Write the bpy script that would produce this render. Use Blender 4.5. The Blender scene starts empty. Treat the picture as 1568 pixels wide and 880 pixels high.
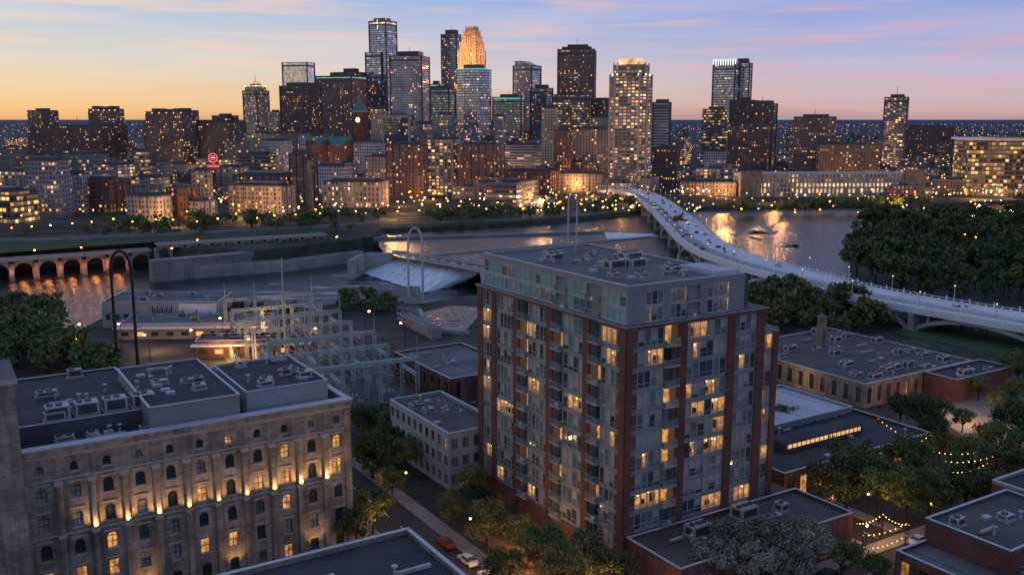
import bpy, math, random
import numpy as np
from mathutils import Vector
R=random.Random(11)
scene=bpy.context.scene
# ------------------------------------------------ survey station (drone) -> world metres
H=74.0; F=1450.0; P=math.atan(258/F); sp,cp=math.sin(P),math.cos(P)
def G(u,v,z=0.0):
    t=(v-440)/F; k=(H-z)/(sp+t*cp); return ((u-784)/F*k,(cp-t*sp)*k)
def ZAT(v,y):
    t=(v-440)/F; return H-y*(sp+t*cp)/(cp-t*sp)
def XAT(u,y,z=30): return (u-784)/F*(y*cp+(H-z)*sp)
def lin(r,g,b):
    f=lambda c:(c/255/12.92) if c/255<=.04045 else ((c/255+.055)/1.055)**2.4
    return (f(r),f(g),f(b),1)
# ------------------------------------------------ node helpers
def lk(nt,s,inp):
    if isinstance(s,bpy.types.NodeSocket): nt.links.new(s,inp)
    elif s is not None:
        if isinstance(s,tuple) and len(s)==3 and inp.type=='RGBA': s=(*s,1)
        inp.default_value=s
def M(nt,op,a,b=None,c=None,clamp=False):
    n=nt.nodes.new('ShaderNodeMath'); n.operation=op; n.use_clamp=clamp
    lk(nt,a,n.inputs[0])
    if b is not None: lk(nt,b,n.inputs[1])
    if c is not None: lk(nt,c,n.inputs[2])
    return n.outputs[0]
def MIX(nt,f,a,b,mode='MIX'):
    n=nt.nodes.new('ShaderNodeMix'); n.data_type='RGBA'; n.blend_type=mode
    lk(nt,f,n.inputs[0]); lk(nt,a,n.inputs[6]); lk(nt,b,n.inputs[7]); return n.outputs[2]
def NOISE(nt,vec,scale,detail=4,out=0):
    n=nt.nodes.new('ShaderNodeTexNoise'); lk(nt,vec,n.inputs['Vector']); n.inputs['Scale'].default_value=scale; n.inputs['Detail'].default_value=detail
    return n.outputs[out]
def RAMP(nt,f,stops):
    n=nt.nodes.new('ShaderNodeValToRGB'); e=n.color_ramp.elements
    while len(e)<len(stops): e.new(.5)
    for i,(p,c) in enumerate(stops): e[i].position=p; e[i].color=c if len(c)==4 else (*c,1)
    lk(nt,f,n.inputs[0]); return n.outputs[0]
MATS={}
def newmat(name):
    m=bpy.data.materials.new(name); m.use_nodes=True; MATS[name]=m
    nt=m.node_tree; b=nt.nodes['Principled BSDF']; return m,nt,b
def mat(name,col,rough=.8,var=.35,scale=.4,metal=0,bump=0,spec=.3,emit=None,es=0,fine=3.0):
    m,nt,b=newmat(name)
    tc=nt.nodes.new('ShaderNodeNewGeometry').outputs['Position']
    n1=NOISE(nt,tc,scale,6); n2=NOISE(nt,tc,fine,3)
    f=M(nt,'ADD',M(nt,'MULTIPLY',n1,.65),M(nt,'MULTIPLY',n2,.35))
    lo=tuple(c*(1-var) for c in col); hi=tuple(min(1,c*(1+var)) for c in col)
    c=RAMP(nt,f,[(.3,lo),(.7,hi)])
    lk(nt,c,b.inputs['Base Color']); b.inputs['Roughness'].default_value=rough; b.inputs['Metallic'].default_value=metal
    b.inputs['Specular IOR Level'].default_value=spec
    if bump:
        bn=nt.nodes.new('ShaderNodeBump'); bn.inputs['Strength'].default_value=bump; lk(nt,n2,bn.inputs['Height']); lk(nt,bn.outputs[0],b.inputs['Normal'])
    if emit: b.inputs['Emission Color'].default_value=(*emit,1); b.inputs['Emission Strength'].default_value=es
    return m
def brickmat(name,c1,c2,mortar,sx=1.0,bw=.6,bh=.2):
    m,nt,b=newmat(name)
    uv=nt.nodes.new('ShaderNodeUVMap').outputs[0]
    br=nt.nodes.new('ShaderNodeTexBrick'); lk(nt,uv,br.inputs['Vector']); br.inputs['Scale'].default_value=sx
    br.inputs['Brick Width'].default_value=bw; br.inputs['Row Height'].default_value=bh; br.inputs['Mortar Size'].default_value=.012
    lk(nt,c1,br.inputs['Color1']); lk(nt,c2,br.inputs['Color2']); lk(nt,mortar,br.inputs['Mortar'])
    pos=nt.nodes.new('ShaderNodeNewGeometry').outputs['Position']
    n=NOISE(nt,pos,.25,6)
    c=MIX(nt,1.0,br.outputs[0],RAMP(nt,n,[(.3,(.55,.55,.55)),(.7,(1.25,1.22,1.18))]),'MULTIPLY')
    mp=nt.nodes.new('ShaderNodeMapping'); lk(nt,pos,mp.inputs[0]); mp.inputs['Scale'].default_value=(1.2,1.2,.08)
    c=MIX(nt,1.0,c,RAMP(nt,NOISE(nt,mp.outputs[0],1.0,5),[(.35,(.68,.67,.66)),(.6,(1.08,1.08,1.08))]),'MULTIPLY')
    lk(nt,c,b.inputs['Base Color']); b.inputs['Roughness'].default_value=.9; b.inputs['Specular IOR Level'].default_value=.2
def glowmat(name,col,s,nee=True,noise=0):
    m,nt,b=newmat(name); b.inputs['Base Color'].default_value=(.1,.1,.1,1)
    b.inputs['Emission Color'].default_value=(*col,1); b.inputs['Emission Strength'].default_value=s
    if noise:
        pos=nt.nodes.new('ShaderNodeNewGeometry').outputs['Position']
        n=NOISE(nt,pos,noise,3); f=M(nt,'MULTIPLY',M(nt,'POWER',n,2.2),s*4)
        lk(nt,f,b.inputs['Emission Strength'])
    if not nee: m.cycles.emission_sampling='NONE'
    return m
def facade(name,wall,glass,cw,ch,wf,hf,lit,group=.03,S=2.2,warm=(1,.55,.22),cool=(1,.82,.55),gr=.12,gm=.0,wr=.8,wm=0):
    m,nt,b=newmat(name); S*=.95; lit*=1.25; group*=1.0; wall=tuple(c*1.3 for c in wall)
    uv=nt.nodes.new('ShaderNodeUVMap').outputs[0]
    s=nt.nodes.new('ShaderNodeSeparateXYZ'); lk(nt,uv,s.inputs[0]); x,y=s.outputs[0],s.outputs[1]
    X=M(nt,'DIVIDE',x,cw); Y=M(nt,'DIVIDE',y,ch)
    cx,cy=M(nt,'FLOOR',X),M(nt,'FLOOR',Y); fx,fy=M(nt,'FRACT',X),M(nt,'FRACT',Y)
    oi=nt.nodes.new('ShaderNodeObjectInfo'); seed=M(nt,'MULTIPLY',oi.outputs['Random'],91.7)
    def wn(a,bb,c):
        cb=nt.nodes.new('ShaderNodeCombineXYZ'); lk(nt,a,cb.inputs[0]); lk(nt,bb,cb.inputs[1]); lk(nt,c,cb.inputs[2])
        w=nt.nodes.new('ShaderNodeTexWhiteNoise'); w.noise_dimensions='3D'; lk(nt,cb.outputs[0],w.inputs[0]); return w
    w1=wn(cx,cy,seed); w2=wn(M(nt,'FLOOR',M(nt,'DIVIDE',cx,5.0)),cy,M(nt,'ADD',seed,13.3))
    mx=M(nt,'LESS_THAN',M(nt,'ABSOLUTE',M(nt,'SUBTRACT',fx,.5)),wf/2)
    my=M(nt,'LESS_THAN',M(nt,'ABSOLUTE',M(nt,'SUBTRACT',fy,.5)),hf/2)
    mask=M(nt,'MULTIPLY',mx,my)
    # occupancy varies in patches over the building
    cb=nt.nodes.new('ShaderNodeCombineXYZ'); lk(nt,M(nt,'MULTIPLY',cx,.13),cb.inputs[0]); lk(nt,M(nt,'MULTIPLY',cy,.16),cb.inputs[1]); lk(nt,seed,cb.inputs[2])
    occ=M(nt,'MULTIPLY',M(nt,'POWER',NOISE(nt,cb.outputs[0],1.0,2),2.6),6.0)
    l=M(nt,'MAXIMUM',M(nt,'LESS_THAN',w1.outputs[0],M(nt,'MULTIPLY',occ,lit)),M(nt,'MULTIPLY',M(nt,'LESS_THAN',w2.outputs[0],group),M(nt,'GREATER_THAN',w1.outputs[0],.25)))
    sc=nt.nodes.new('ShaderNodeSeparateColor'); lk(nt,w1.outputs[1],sc.inputs[0])
    br=M(nt,'ADD',M(nt,'MULTIPLY',M(nt,'POWER',sc.outputs[1],3.2),1.15),.09)
    br=M(nt,'MULTIPLY',br,M(nt,'ADD',M(nt,'MULTIPLY',fy,.9),.5))
    es=M(nt,'MULTIPLY',M(nt,'MULTIPLY',mask,l),M(nt,'MULTIPLY',br,S))
    pos=nt.nodes.new('ShaderNodeNewGeometry').outputs['Position']
    n=NOISE(nt,pos,.06,5)
    wc=MIX(nt,1.0,wall,RAMP(nt,n,[(.3,(.65,.65,.67)),(.7,(1.25,1.22,1.2))]),'MULTIPLY')
    # every building has its own tone
    tint=RAMP(nt,oi.outputs['Random'],[(0,(.80,.84,.92)),(.35,(1.2,1.12,1.0)),(.7,(1.0,1.0,1.05)),(1,(1.35,1.28,1.2))])
    wc=MIX(nt,1.0,wc,tint,'MULTIPLY')
    gc=MIX(nt,sc.outputs[2],tuple(c*.6 for c in glass),tuple(min(1,c*1.5) for c in glass))
    lk(nt,MIX(nt,mask,wc,gc),b.inputs['Base Color'])
    lk(nt,M(nt,'ADD',wr,M(nt,'MULTIPLY',mask,gr-wr)),b.inputs['Roughness'])
    lk(nt,M(nt,'ADD',wm,M(nt,'MULTIPLY',mask,gm-wm)),b.inputs['Metallic'])
    lk(nt,MIX(nt,sc.outputs[0],warm,cool),b.inputs['Emission Color']); lk(nt,es,b.inputs['Emission Strength'])
    m.cycles.emission_sampling='NONE'
    return m
# ------------------------------------------------ mesh builder
class Fr:
    def __init__(s,ox,oy,ang=0,flip=None):
        c,n=math.cos(ang),math.sin(ang); s.o=(ox,oy); s.d=(c,n); s.n=(-n,c)
        if flip: s.d,s.n=flip
    def p(s,a,b,z): return (s.o[0]+s.d[0]*a+s.n[0]*b, s.o[1]+s.d[1]*a+s.n[1]*b, z)
    def inv(s,x,y):
        x-=s.o[0]; y-=s.o[1]; return (x*s.d[0]+y*s.d[1], x*s.n[0]+y*s.n[1])
W0=Fr(0,0,0)
class MB:
    def __init__(s): s.v=[];s.f=[];s.m=[];s.uv=[];s.names=[]
    def mi(s,m):
        if m not in s.names: s.names.append(m)
        return s.names.index(m)
    def face(s,pts,m,uv=None):
        n=len(s.v); s.v.extend(pts); s.f.append(tuple(range(n,n+len(pts)))); s.m.append(s.mi(m)); s.uv.extend(uv if uv else [(p[0]+p[1],p[2]) for p in pts])
    def box(s,fr,a0,a1,b0,b1,z0,z1,m,top=None,bot=False):
        top=top or m; q=[(a0,b0),(a1,b0),(a1,b1),(a0,b1)]; u=0
        for i in range(4):
            A,B=q[i],q[(i+1)%4]; L=abs(A[0]-B[0])+abs(A[1]-B[1])
            s.face([fr.p(*A,z0),fr.p(*B,z0),fr.p(*B,z1),fr.p(*A,z1)],m,[(u,0),(u+L,0),(u+L,z1-z0),(u,z1-z0)]); u+=L+ .37
        s.face([fr.p(*c,z1) for c in q],top,[c for c in q])
        if bot: s.face([fr.p(*c,z0) for c in q][::-1],m,[c for c in q])
    def prism(s,fr,pts,z0,z1,m,top=None,pts2=None):
        top=top or m; u=0; k=len(pts); P2=pts2 or pts
        for i in range(k):
            A,B=pts[i],pts[(i+1)%k]; A2,B2=P2[i],P2[(i+1)%k]; L=math.dist(A,B)
            s.face([fr.p(*A,z0),fr.p(*B,z0),fr.p(*B2,z1),fr.p(*A2,z1)],m,[(u,0),(u+L,0),(u+L,z1-z0),(u,z1-z0)]); u+=L
        s.face([fr.p(*c,z1) for c in P2],top,[c for c in P2])
    def cyl(s,fr,a,b,r,z0,z1,m,n=10,r2=None,top=None):
        r2=r if r2 is None else r2
        A=[(a+r*math.cos(2*math.pi*i/n),b+r*math.sin(2*math.pi*i/n)) for i in range(n)]
        B=[(a+r2*math.cos(2*math.pi*i/n),b+r2*math.sin(2*math.pi*i/n)) for i in range(n)]
        s.prism(fr,A,z0,z1,m,top,B)
    def beam(s,p,q,w,m,w2=None):
        p=np.array(p,float);q=np.array(q,float);d=q-p;L=np.linalg.norm(d)
        if L<1e-6:return
        d/=L; up=np.array([0,0,1.]) if abs(d[2])<.9 else np.array([1.,0,0]); x=np.cross(d,up);x/=np.linalg.norm(x);y=np.cross(d,x)
        w2=w if w2 is None else w2
        c=[(-1,-1),(1,-1),(1,1),(-1,1)]
        A=[tuple(p+x*i*w/2+y*j*w/2) for i,j in c];B=[tuple(q+x*i*w2/2+y*j*w2/2) for i,j in c]
        for i in range(4): s.face([A[i],A[(i+1)%4],B[(i+1)%4],B[i]],m)
        s.face(A[::-1],m); s.face(B,m)
    def blob(s,c,r,m,rz=None):
        rz=rz or r; x,y,z=c; T=[(x+r,y,z),(x,y+r,z),(x-r,y,z),(x,y-r,z)]
        for i in range(4):
            s.face([T[i],T[(i+1)%4],(x,y,z+rz)],m); s.face([T[(i+1)%4],T[i],(x,y,z-rz)],m)
    def mesh(s,name,off=(0,0,0)):
        me=bpy.data.meshes.new(name); me.from_pydata([(v[0]-off[0],v[1]-off[1],v[2]-off[2]) for v in s.v],[],s.f)
        for n in s.names: me.materials.append(MATS[n])
        me.polygons.foreach_set('material_index',s.m)
        ul=me.uv_layers.new(name='UVMap'); ul.data.foreach_set('uv',[c for t in s.uv for c in t]); me.update(); return me
    def build(s,name):
        xs=[v[0] for v in s.v];ys=[v[1] for v in s.v];zs=[v[2] for v in s.v]
        o=((min(xs)+max(xs))/2,(min(ys)+max(ys))/2,min(zs))
        ob=bpy.data.objects.new(name,s.mesh(name,o)); ob.location=o; scene.collection.objects.link(ob); return ob
def inst(name,me,loc,rz=0,sc=1):
    ob=bpy.data.objects.new(name,me); ob.location=loc; ob.rotation_euler[2]=rz; ob.scale=(sc,sc,sc) if not isinstance(sc,tuple) else sc
    scene.collection.objects.link(ob); return ob
# ------------------------------------------------ materials
mat('brick_dark',(.150,.070,.055),.9,.35,.3); mat('panel',(.24,.268,.28),.5,.15,.2); mat('panel_dark',(.09,.097,.105),.55,.2,.2)
mat('panel_light',(.38,.41,.42),.5,.15,.2)
mat('frame',(.035,.036,.04),.5,.1); mat('frame_light',(.36,.40,.41),.5,.1)
mat('concrete',(.36,.355,.34),.9,.35,.12,bump=.2); mat('concrete_dark',(.25,.25,.245),.9,.55,.06,bump=.3)
brickmat('limestone',(.42,.375,.31),(.30,.265,.22),(.2,.17,.14),1,1.1,.42)
brickmat('redbrick',(.21,.095,.07),(.15,.07,.055),(.2,.17,.15),1,.5,.16)
brickmat('tanbrick',(.34,.28,.22),(.28,.23,.18),(.25,.22,.19),1,.5,.16)
mat('stone_trim',(.46,.43,.38),.85,.2,.5)
mat('roof_dark',(.05,.055,.064),.85,.45,.15); mat('roof_grey',(.15,.15,.15),.9,.45,.1,fine=1.2); mat('roof_white',(.5,.52,.54),.8,.2,.1); mat('roof_brown',(.12,.105,.093),.9,.45,.12,fine=1.2)
mat('coping',(.5,.52,.55),.5,.1); mat('metal_unit',(.42,.43,.44),.5,.25,.8,metal=.1); mat('metal_dark',(.08,.085,.09),.5,.2,metal=.3)
mat('glass_a',(.075,.105,.115),.06,.5,.35,spec=1.0,metal=.4); mat('glass_b',(.27,.40,.39),.08,.35,.35,spec=1.0,metal=.6); mat('glass_c',(.32,.34,.32),.5,.3,.5,spec=.6)
mat('glass_green',(.50,.74,.70),.14,.25,.3,spec=1.0,metal=.5)
mat('asphalt',(.05,.052,.056),.85,.25,.15); mat('sidewalk',(.26,.245,.23),.9,.25,.2); mat('paver',(.22,.11,.08),.9,.3,.3); mat('paint',(.75,.74,.7),.7,.1)
mat('grass',(.045,.075,.028),.95,.5,.08); mat('lawn',(.055,.12,.045),.95,.35,.08)
mat('steel_pole',(.50,.51,.51),.5,.15); mat('steel_black',(.03,.03,.032),.5,.2,metal=.3); mat('steel_galv',(.40,.47,.44),.6,.2)
mat('deck_white',(.68,.69,.70),.8,.2,.08); mat('white_paint',(.8,.8,.79),.6,.1); mat('green_copper',(.08,.24,.19),.7,.3)
mat('bark',(.05,.038,.03),.95,.3); mat('copper_roof',(.07,.22,.18),.7,.3)
LW=(1,.47,.15)
glowmat('lit_wall',LW,.5,noise=.9); glowmat('lit_ceil',(1,.62,.3),1.6,noise=.7); glowmat('lit_floor',(1,.42,.13),.16); glowmat('lit_pane',(1,.44,.12),.65,noise=.8)
glowmat('lamp_warm',(1,.27,.04),75); glowmat('lamp_white',(1,.48,.17),22); glowmat('bulb',(1,.46,.13),8,nee=False); glowmat('far_warm',(1,.36,.07),5,nee=False); glowmat('far_white',(1,.74,.45),4.5,nee=False)
glowmat('far_red',(1,.06,.03),4,nee=False); glowmat('neon_red',(1,.07,.1),2.2,nee=False); glowmat('neon_teal',(.12,.8,.6),.7,nee=False); glowmat('neon_white',(1,.93,.88),2.2,nee=False); glowmat('clock',(1,.76,.45),2.2,nee=False)
glowmat('crown_warm',(1,.46,.18),1.5,nee=False,noise=.08); glowmat('strip_warm',(1,.5,.16),1.0,nee=False); glowmat('win_warm',(1,.66,.32),1.1,nee=False,noise=.2)
mat('car_white',(.6,.6,.6),.3,.05,spec=.6);mat('car_dark',(.03,.035,.05),.25,.05,spec=.6);mat('car_red',(.25,.03,.02),.3,.05,spec=.6);mat('car_grey',(.2,.21,.22),.3,.05,metal=.5);mat('tyre',(.015,.015,.015),.9)
glowmat('tail',(1,.05,.02),2,nee=False)
for nm,c in (('leaf_a',(.066,.105,.036)),('leaf_b',(.088,.108,.040)),('leaf_c',(.19,.215,.17))):
    m,nt,b=newmat(nm); g=nt.nodes.new('ShaderNodeNewGeometry'); oi=nt.nodes.new('ShaderNodeObjectInfo')
    f=M(nt,'ADD',M(nt,'MULTIPLY',g.outputs['Random Per Island'],.55),M(nt,'MULTIPLY',NOISE(nt,g.outputs['Position'],.10,3),.7))
    f=M(nt,'ADD',f,M(nt,'MULTIPLY',M(nt,'SUBTRACT',oi.outputs['Random'],.5),.3))
    lk(nt,RAMP(nt,f,[(.25,tuple(k*.35 for k in c)),(.9,(min(1,c[0]*2.3),min(1,c[1]*2.0),c[2]*1.8))]),b.inputs['Base Color']); b.inputs['Roughness'].default_value=.65; b.inputs['Specular IOR Level'].default_value=.3
# water
m,nt,b=newmat('water'); pos=nt.nodes.new('ShaderNodeNewGeometry').outputs['Position']
b.inputs['Base Color'].default_value=(.014,.020,.024,1); b.inputs['Roughness'].default_value=.2; b.inputs['Specular IOR Level'].default_value=.3
bn=nt.nodes.new('ShaderNodeBump'); bn.inputs['Strength'].default_value=.9; bn.inputs['Distance'].default_value=1.0
mp=nt.nodes.new('ShaderNodeMapping'); lk(nt,pos,mp.inputs[0]); mp.inputs['Scale'].default_value=(.6,.25,1); lk(nt,NOISE(nt,mp.outputs[0],.9,6),bn.inputs['Height']); lk(nt,bn.outputs[0],b.inputs['Normal'])
m,nt,b=newmat('rapids'); pos=nt.nodes.new('ShaderNodeNewGeometry').outputs['Position']
mp=nt.nodes.new('ShaderNodeMapping'); lk(nt,pos,mp.inputs[0]); mp.inputs['Scale'].default_value=(.4,1.5,1); n=NOISE(nt,mp.outputs[0],.10,9)
lk(nt,RAMP(nt,n,[(.46,(.014,.02,.024)),(.54,(.08,.09,.095)),(.66,(.5,.53,.54))]),b.inputs['Base Color']); lk(nt,RAMP(nt,n,[(.46,(.25,)*3),(.58,(.8,)*3)]),b.inputs['Roughness']); b.inputs['Specular IOR Level'].default_value=.25
bn=nt.nodes.new('ShaderNodeBump'); bn.inputs['Strength'].default_value=1; bn.inputs['Distance'].default_value=1.0; lk(nt,NOISE(nt,pos,.5,6),bn.inputs['Height']); lk(nt,bn.outputs[0],b.inputs['Normal'])
m,nt,b=newmat('foam'); uv=nt.nodes.new('ShaderNodeUVMap').outputs[0]
mp=nt.nodes.new('ShaderNodeMapping'); lk(nt,uv,mp.inputs[0]); mp.inputs['Scale'].default_value=(1.3,.12,1); n=NOISE(nt,mp.outputs[0],1.0,9)
lk(nt,RAMP(nt,n,[(.3,(.45,.52,.55)),(.62,(.9,.93,.95))]),b.inputs['Base Color']); b.inputs['Roughness'].default_value=.8
# ground
m,nt,b=newmat('ground'); pos=nt.nodes.new('ShaderNodeNewGeometry').outputs['Position']
n=NOISE(nt,pos,.012,8); n2=NOISE(nt,pos,.15,5)
c=RAMP(nt,n,[(.38,(.028,.045,.02)),(.5,(.055,.062,.046)),(.62,(.12,.115,.11))]); c=MIX(nt,.5,c,RAMP(nt,n2,[(.3,(.025,.032,.022)),(.7,(.12,.118,.11))]))
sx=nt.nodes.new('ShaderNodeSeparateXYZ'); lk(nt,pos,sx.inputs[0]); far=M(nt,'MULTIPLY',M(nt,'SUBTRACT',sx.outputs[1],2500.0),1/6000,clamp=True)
c=MIX(nt,far,c,(.055,.085,.13)); lk(nt,c,b.inputs['Base Color']); b.inputs['Roughness'].default_value=.95; b.inputs['Specular IOR Level'].default_value=.1  # distance haze painted into the ground colour as a bluish tint
# skyline facades
W=(1,.70,.38); O=(1,.42,.13)
facade('f_brown',(.155,.115,.100),(.06,.065,.08),3.2,3.4,.45,.45,.14,.04,2.0,O,W)
facade('f_dbrown',(.10,.078,.076),(.045,.05,.062),2.6,3.4,.5,.5,.10,.05,1.6,O,W)
facade('f_red',(.19,.095,.075),(.05,.055,.06),3.4,3.5,.42,.5,.2,.04,2.2,O,W)
facade('f_tan',(.33,.285,.225),(.06,.065,.07),3.4,3.5,.42,.5,.14,.03,2.0,O,W)
facade('f_deco',(.36,.30,.22),(.10,.09,.07),4.2,400,.4,.97,0,0,0,O,W)
facade('f_grey',(.23,.24,.265),(.08,.10,.12),3.0,3.5,.6,.5,.14,.06,2,O,W)
facade('f_lgrey',(.40,.40,.43),(.08,.095,.12),3.0,3.6,.62,.55,.08,.05,1.6,O,W)
facade('f_glass',(.12,.15,.19),(.34,.44,.60),1.8,3.8,.85,.62,.08,.07,1.4,O,W,gr=.1,gm=.8,wr=.4)
facade('f_dglass',(.05,.065,.095),(.18,.24,.34),1.8,3.8,.85,.62,.08,.07,1.4,O,W,gr=.1,gm=.7,wr=.4)
facade('f_mirror',(.25,.28,.34),(.66,.66,.76),1.8,3.8,.94,.9,.02,.01,1,O,W,gr=.06,gm=.95,wr=.3,wm=.6)
facade('f_teal',(.10,.15,.16),(.18,.32,.35),2.2,3.8,.8,.55,.10,.08,1.4,O,W,gr=.1,gm=.7,wr=.4)
facade('f_condo',(.20,.185,.18),(.10,.125,.145),4.2,3.2,.72,.58,.4,.03,2.0,O,W)
facade('f_office',(.15,.14,.13),(.05,.055,.06),3.0,3.8,.92,.42,.2,.26,1.5,(1,.5,.16),(1,.72,.36))
facade('f_gold',(.12,.11,.10),(.04,.045,.05),3.4,4.0,.85,.6,.35,.35,1.7,(1,.45,.11),(1,.62,.25))
facade('f_stripe',(.38,.38,.39),(.06,.07,.08),9.0,3.4,.98,.5,.10,.05,1,O,W)
facade('f_cream',(.40,.35,.27),(.05,.05,.05),3.6,4.5,.4,.55,.3,.05,1.5,O,W)
facade('f_fill',(.20,.19,.18),(.06,.065,.07),4.5,3.6,.5,.45,.22,.06,2.2,O,W)
# ------------------------------------------------ world
wd=bpy.data.worlds.new('World'); scene.world=wd; wd.use_nodes=True; nt=wd.node_tree
for n in list(nt.nodes): nt.nodes.remove(n)
tc=nt.nodes.new('ShaderNodeTexCoord').outputs['Generated']; s=nt.nodes.new('ShaderNodeSeparateXYZ'); lk(nt,tc,s.inputs[0])
x,y,z=s.outputs
hz=M(nt,'SQRT',M(nt,'ADD',M(nt,'MULTIPLY',x,x),M(nt,'MULTIPLY',y,y))); az=M(nt,'DIVIDE',x,M(nt,'MAXIMUM',hz,.001))
mp=nt.nodes.new('ShaderNodeMapping'); lk(nt,tc,mp.inputs[0]); mp.inputs['Scale'].default_value=(1.6,1.6,20); mp.inputs['Rotation'].default_value=(0,.05,0)
cn=NOISE(nt,mp.outputs[0],2.0,8)
mp2=nt.nodes.new('ShaderNodeMapping'); lk(nt,tc,mp2.inputs[0]); mp2.inputs['Scale'].default_value=(3,3,46); mp2.inputs['Rotation'].default_value=(0,-.06,0); mp2.inputs['Location'].default_value=(4,2,1)
cn2=NOISE(nt,mp2.outputs[0],2.2,8)
zz=M(nt,'ADD',z,M(nt,'MULTIPLY',M(nt,'SUBTRACT',cn,.5),.03))
Lc=RAMP(nt,zz,[(0,lin(236,172,118)),(.014,lin(248,204,142)),(.036,lin(238,216,182)),(.062,lin(218,216,208)),(.115,lin(178,200,232)),(.3,lin(152,176,220)),(1,lin(122,142,192))])
Rc=RAMP(nt,zz,[(0,lin(184,152,160)),(.014,lin(214,178,176)),(.035,lin(204,188,202)),(.065,lin(176,182,220)),(.115,lin(144,166,226)),(.3,lin(142,164,216)),(1,lin(122,142,192))])
f=nt.nodes.new('ShaderNodeMapRange'); lk(nt,az,f.inputs[0]); f.inputs[1].default_value=-.5; f.inputs[2].default_value=.42; f.interpolation_type='SMOOTHSTEP'
col=MIX(nt,f.outputs[0],Lc,Rc)
cz=RAMP(nt,z,[(.015,(0,0,0)),(.04,(1,1,1)),(.12,(.8,.8,.8)),(.5,(0,0,0))])
col=MIX(nt,M(nt,'MULTIPLY',M(nt,'MULTIPLY',RAMP(nt,cn,[(.46,(0,0,0)),(.68,(1,1,1))]),cz),.45),col,MIX(nt,f.outputs[0],lin(246,232,218),lin(216,202,226)))
col=MIX(nt,M(nt,'MULTIPLY',M(nt,'MULTIPLY',RAMP(nt,cn2,[(.49,(0,0,0)),(.68,(1,1,1))]),cz),.75),col,MIX(nt,f.outputs[0],lin(250,220,188),lin(222,176,200)))
bk=nt.nodes.new('ShaderNodeMapRange'); lk(nt,y,bk.inputs[0]); bk.inputs[1].default_value=-.6; bk.inputs[2].default_value=.6; bk.inputs[3].default_value=.78; bk.inputs[4].default_value=1
col=MIX(nt,1.0,col,bk.outputs[0],'MULTIPLY')
sky=nt.nodes.new('ShaderNodeTexSky'); sky.sky_type='NISHITA'; sky.sun_disc=False; sky.sun_elevation=math.radians(1.5); sky.sun_rotation=math.radians(-48)
b1=nt.nodes.new('ShaderNodeBackground'); lk(nt,col,b1.inputs[0]); b1.inputs[1].default_value=.95
b2=nt.nodes.new('ShaderNodeBackground'); lk(nt,sky.outputs[0],b2.inputs[0]); b2.inputs[1].default_value=.008
ad=nt.nodes.new('ShaderNodeAddShader'); nt.links.new(b1.outputs[0],ad.inputs[0]); nt.links.new(b2.outputs[0],ad.inputs[1])
o=nt.nodes.new('ShaderNodeOutputWorld'); nt.links.new(ad.outputs[0],o.inputs[0])
sl=bpy.data.lights.new('sun','SUN'); sl.energy=.12; sl.angle=math.radians(4); sl.color=(1,.72,.5); so=bpy.data.objects.new('sun',sl); scene.collection.objects.link(so)
so.rotation_euler=Vector((math.sin(math.radians(48)),-math.cos(math.radians(48)),-.1)).to_track_quat('-Z','Y').to_euler()
# camera
cam=bpy.data.cameras.new('camera'); cam.lens=36*F/1568; cam.sensor_width=36; cam.clip_end=100000; cam.clip_start=1; co=bpy.data.objects.new('camera',cam)
co.location=(0,0,H); co.rotation_euler=(math.pi/2-P,0,0); scene.collection.objects.link(co); scene.camera=co
scene.view_settings.view_transform='Standard'; scene.view_settings.look='None'; scene.view_settings.exposure=0
def plight(loc,e,r=.3,col=(1,.5,.18)):
    l=bpy.data.lights.new('lamp_light','POINT'); l.energy=e; l.shadow_soft_size=r; l.color=col; ob=bpy.data.objects.new('lamp_light',l); ob.location=loc; scene.collection.objects.link(ob); return ob
def spot(loc,e,dirv,ang=70,col=(1,.5,.16),r=.1):
    l=bpy.data.lights.new('uplight','SPOT'); l.energy=e; l.spot_size=math.radians(ang); l.spot_blend=.8; l.shadow_soft_size=r; l.color=col
    ob=bpy.data.objects.new('uplight',l); ob.location=loc
    ob.rotation_euler=Vector(dirv).to_track_quat('-Z','Y').to_euler(); scene.collection.objects.link(ob)
# ------------------------------------------------ terrain
lower=[G(-250,520),G(100,516),G(170,470),G(345,466),G(430,474),G(520,462),G(600,456),G(650,462),G(712,452),G(742,428),G(742,405,-13),G(600,385,-13),G(560,396,-13),G(400,418,-13),G(265,414,-13),G(232,401,-13),G(-250,424,-13)]
upper=[G(585,357,-3),G(740,350,-3),G(900,338,-3),G(975,328,-3),G(1090,322,-3),G(1250,320,-3),G(1400,317,-3),G(1900,300,-3),G(1900,340,-1),G(1568,334,-1),G(1330,342,-1),G(1292,365,-1),G(1308,425,-1),G(1200,445,-1),G(960,450,-1),G(745,428,-1),G(741,409,-1),G(600,384,-1),G(588,372,-1)]
def inpoly(X,Y,poly):
    r=np.zeros(X.shape,bool); n=len(poly)
    for i in range(n):
        x1,y1=poly[i];x2,y2=poly[(i+1)%n]
        c=((y1>Y)!=(y2>Y))&(X<(x2-x1)*(Y-y1)/((y2-y1) if y2!=y1 else 1e-9)+x1); r^=c
    return r
xs=np.array(sorted(set([-60000,-20000,-8000,-3000,-1500,-900,-600]+list(np.arange(-420,520,5.0))+[600,800,1200,2500,6000,20000,60000])))
ys=np.array(sorted(set([-500,-100,0,100,200]+list(np.arange(260,960,5.0))+[1100,1500,2500,5000,10000,25000,70000])))
X,Y=np.meshgrid(xs,ys); Z=np.zeros(X.shape); Z[inpoly(X,Y,upper)]=-8; Z[inpoly(X,Y,lower)]=-18
rn=np.random.RandomState(3); core=(abs(X)<500)&(Y>260)&(Y<950); Z+=core*rn.uniform(-.35,.1,X.shape)
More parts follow.
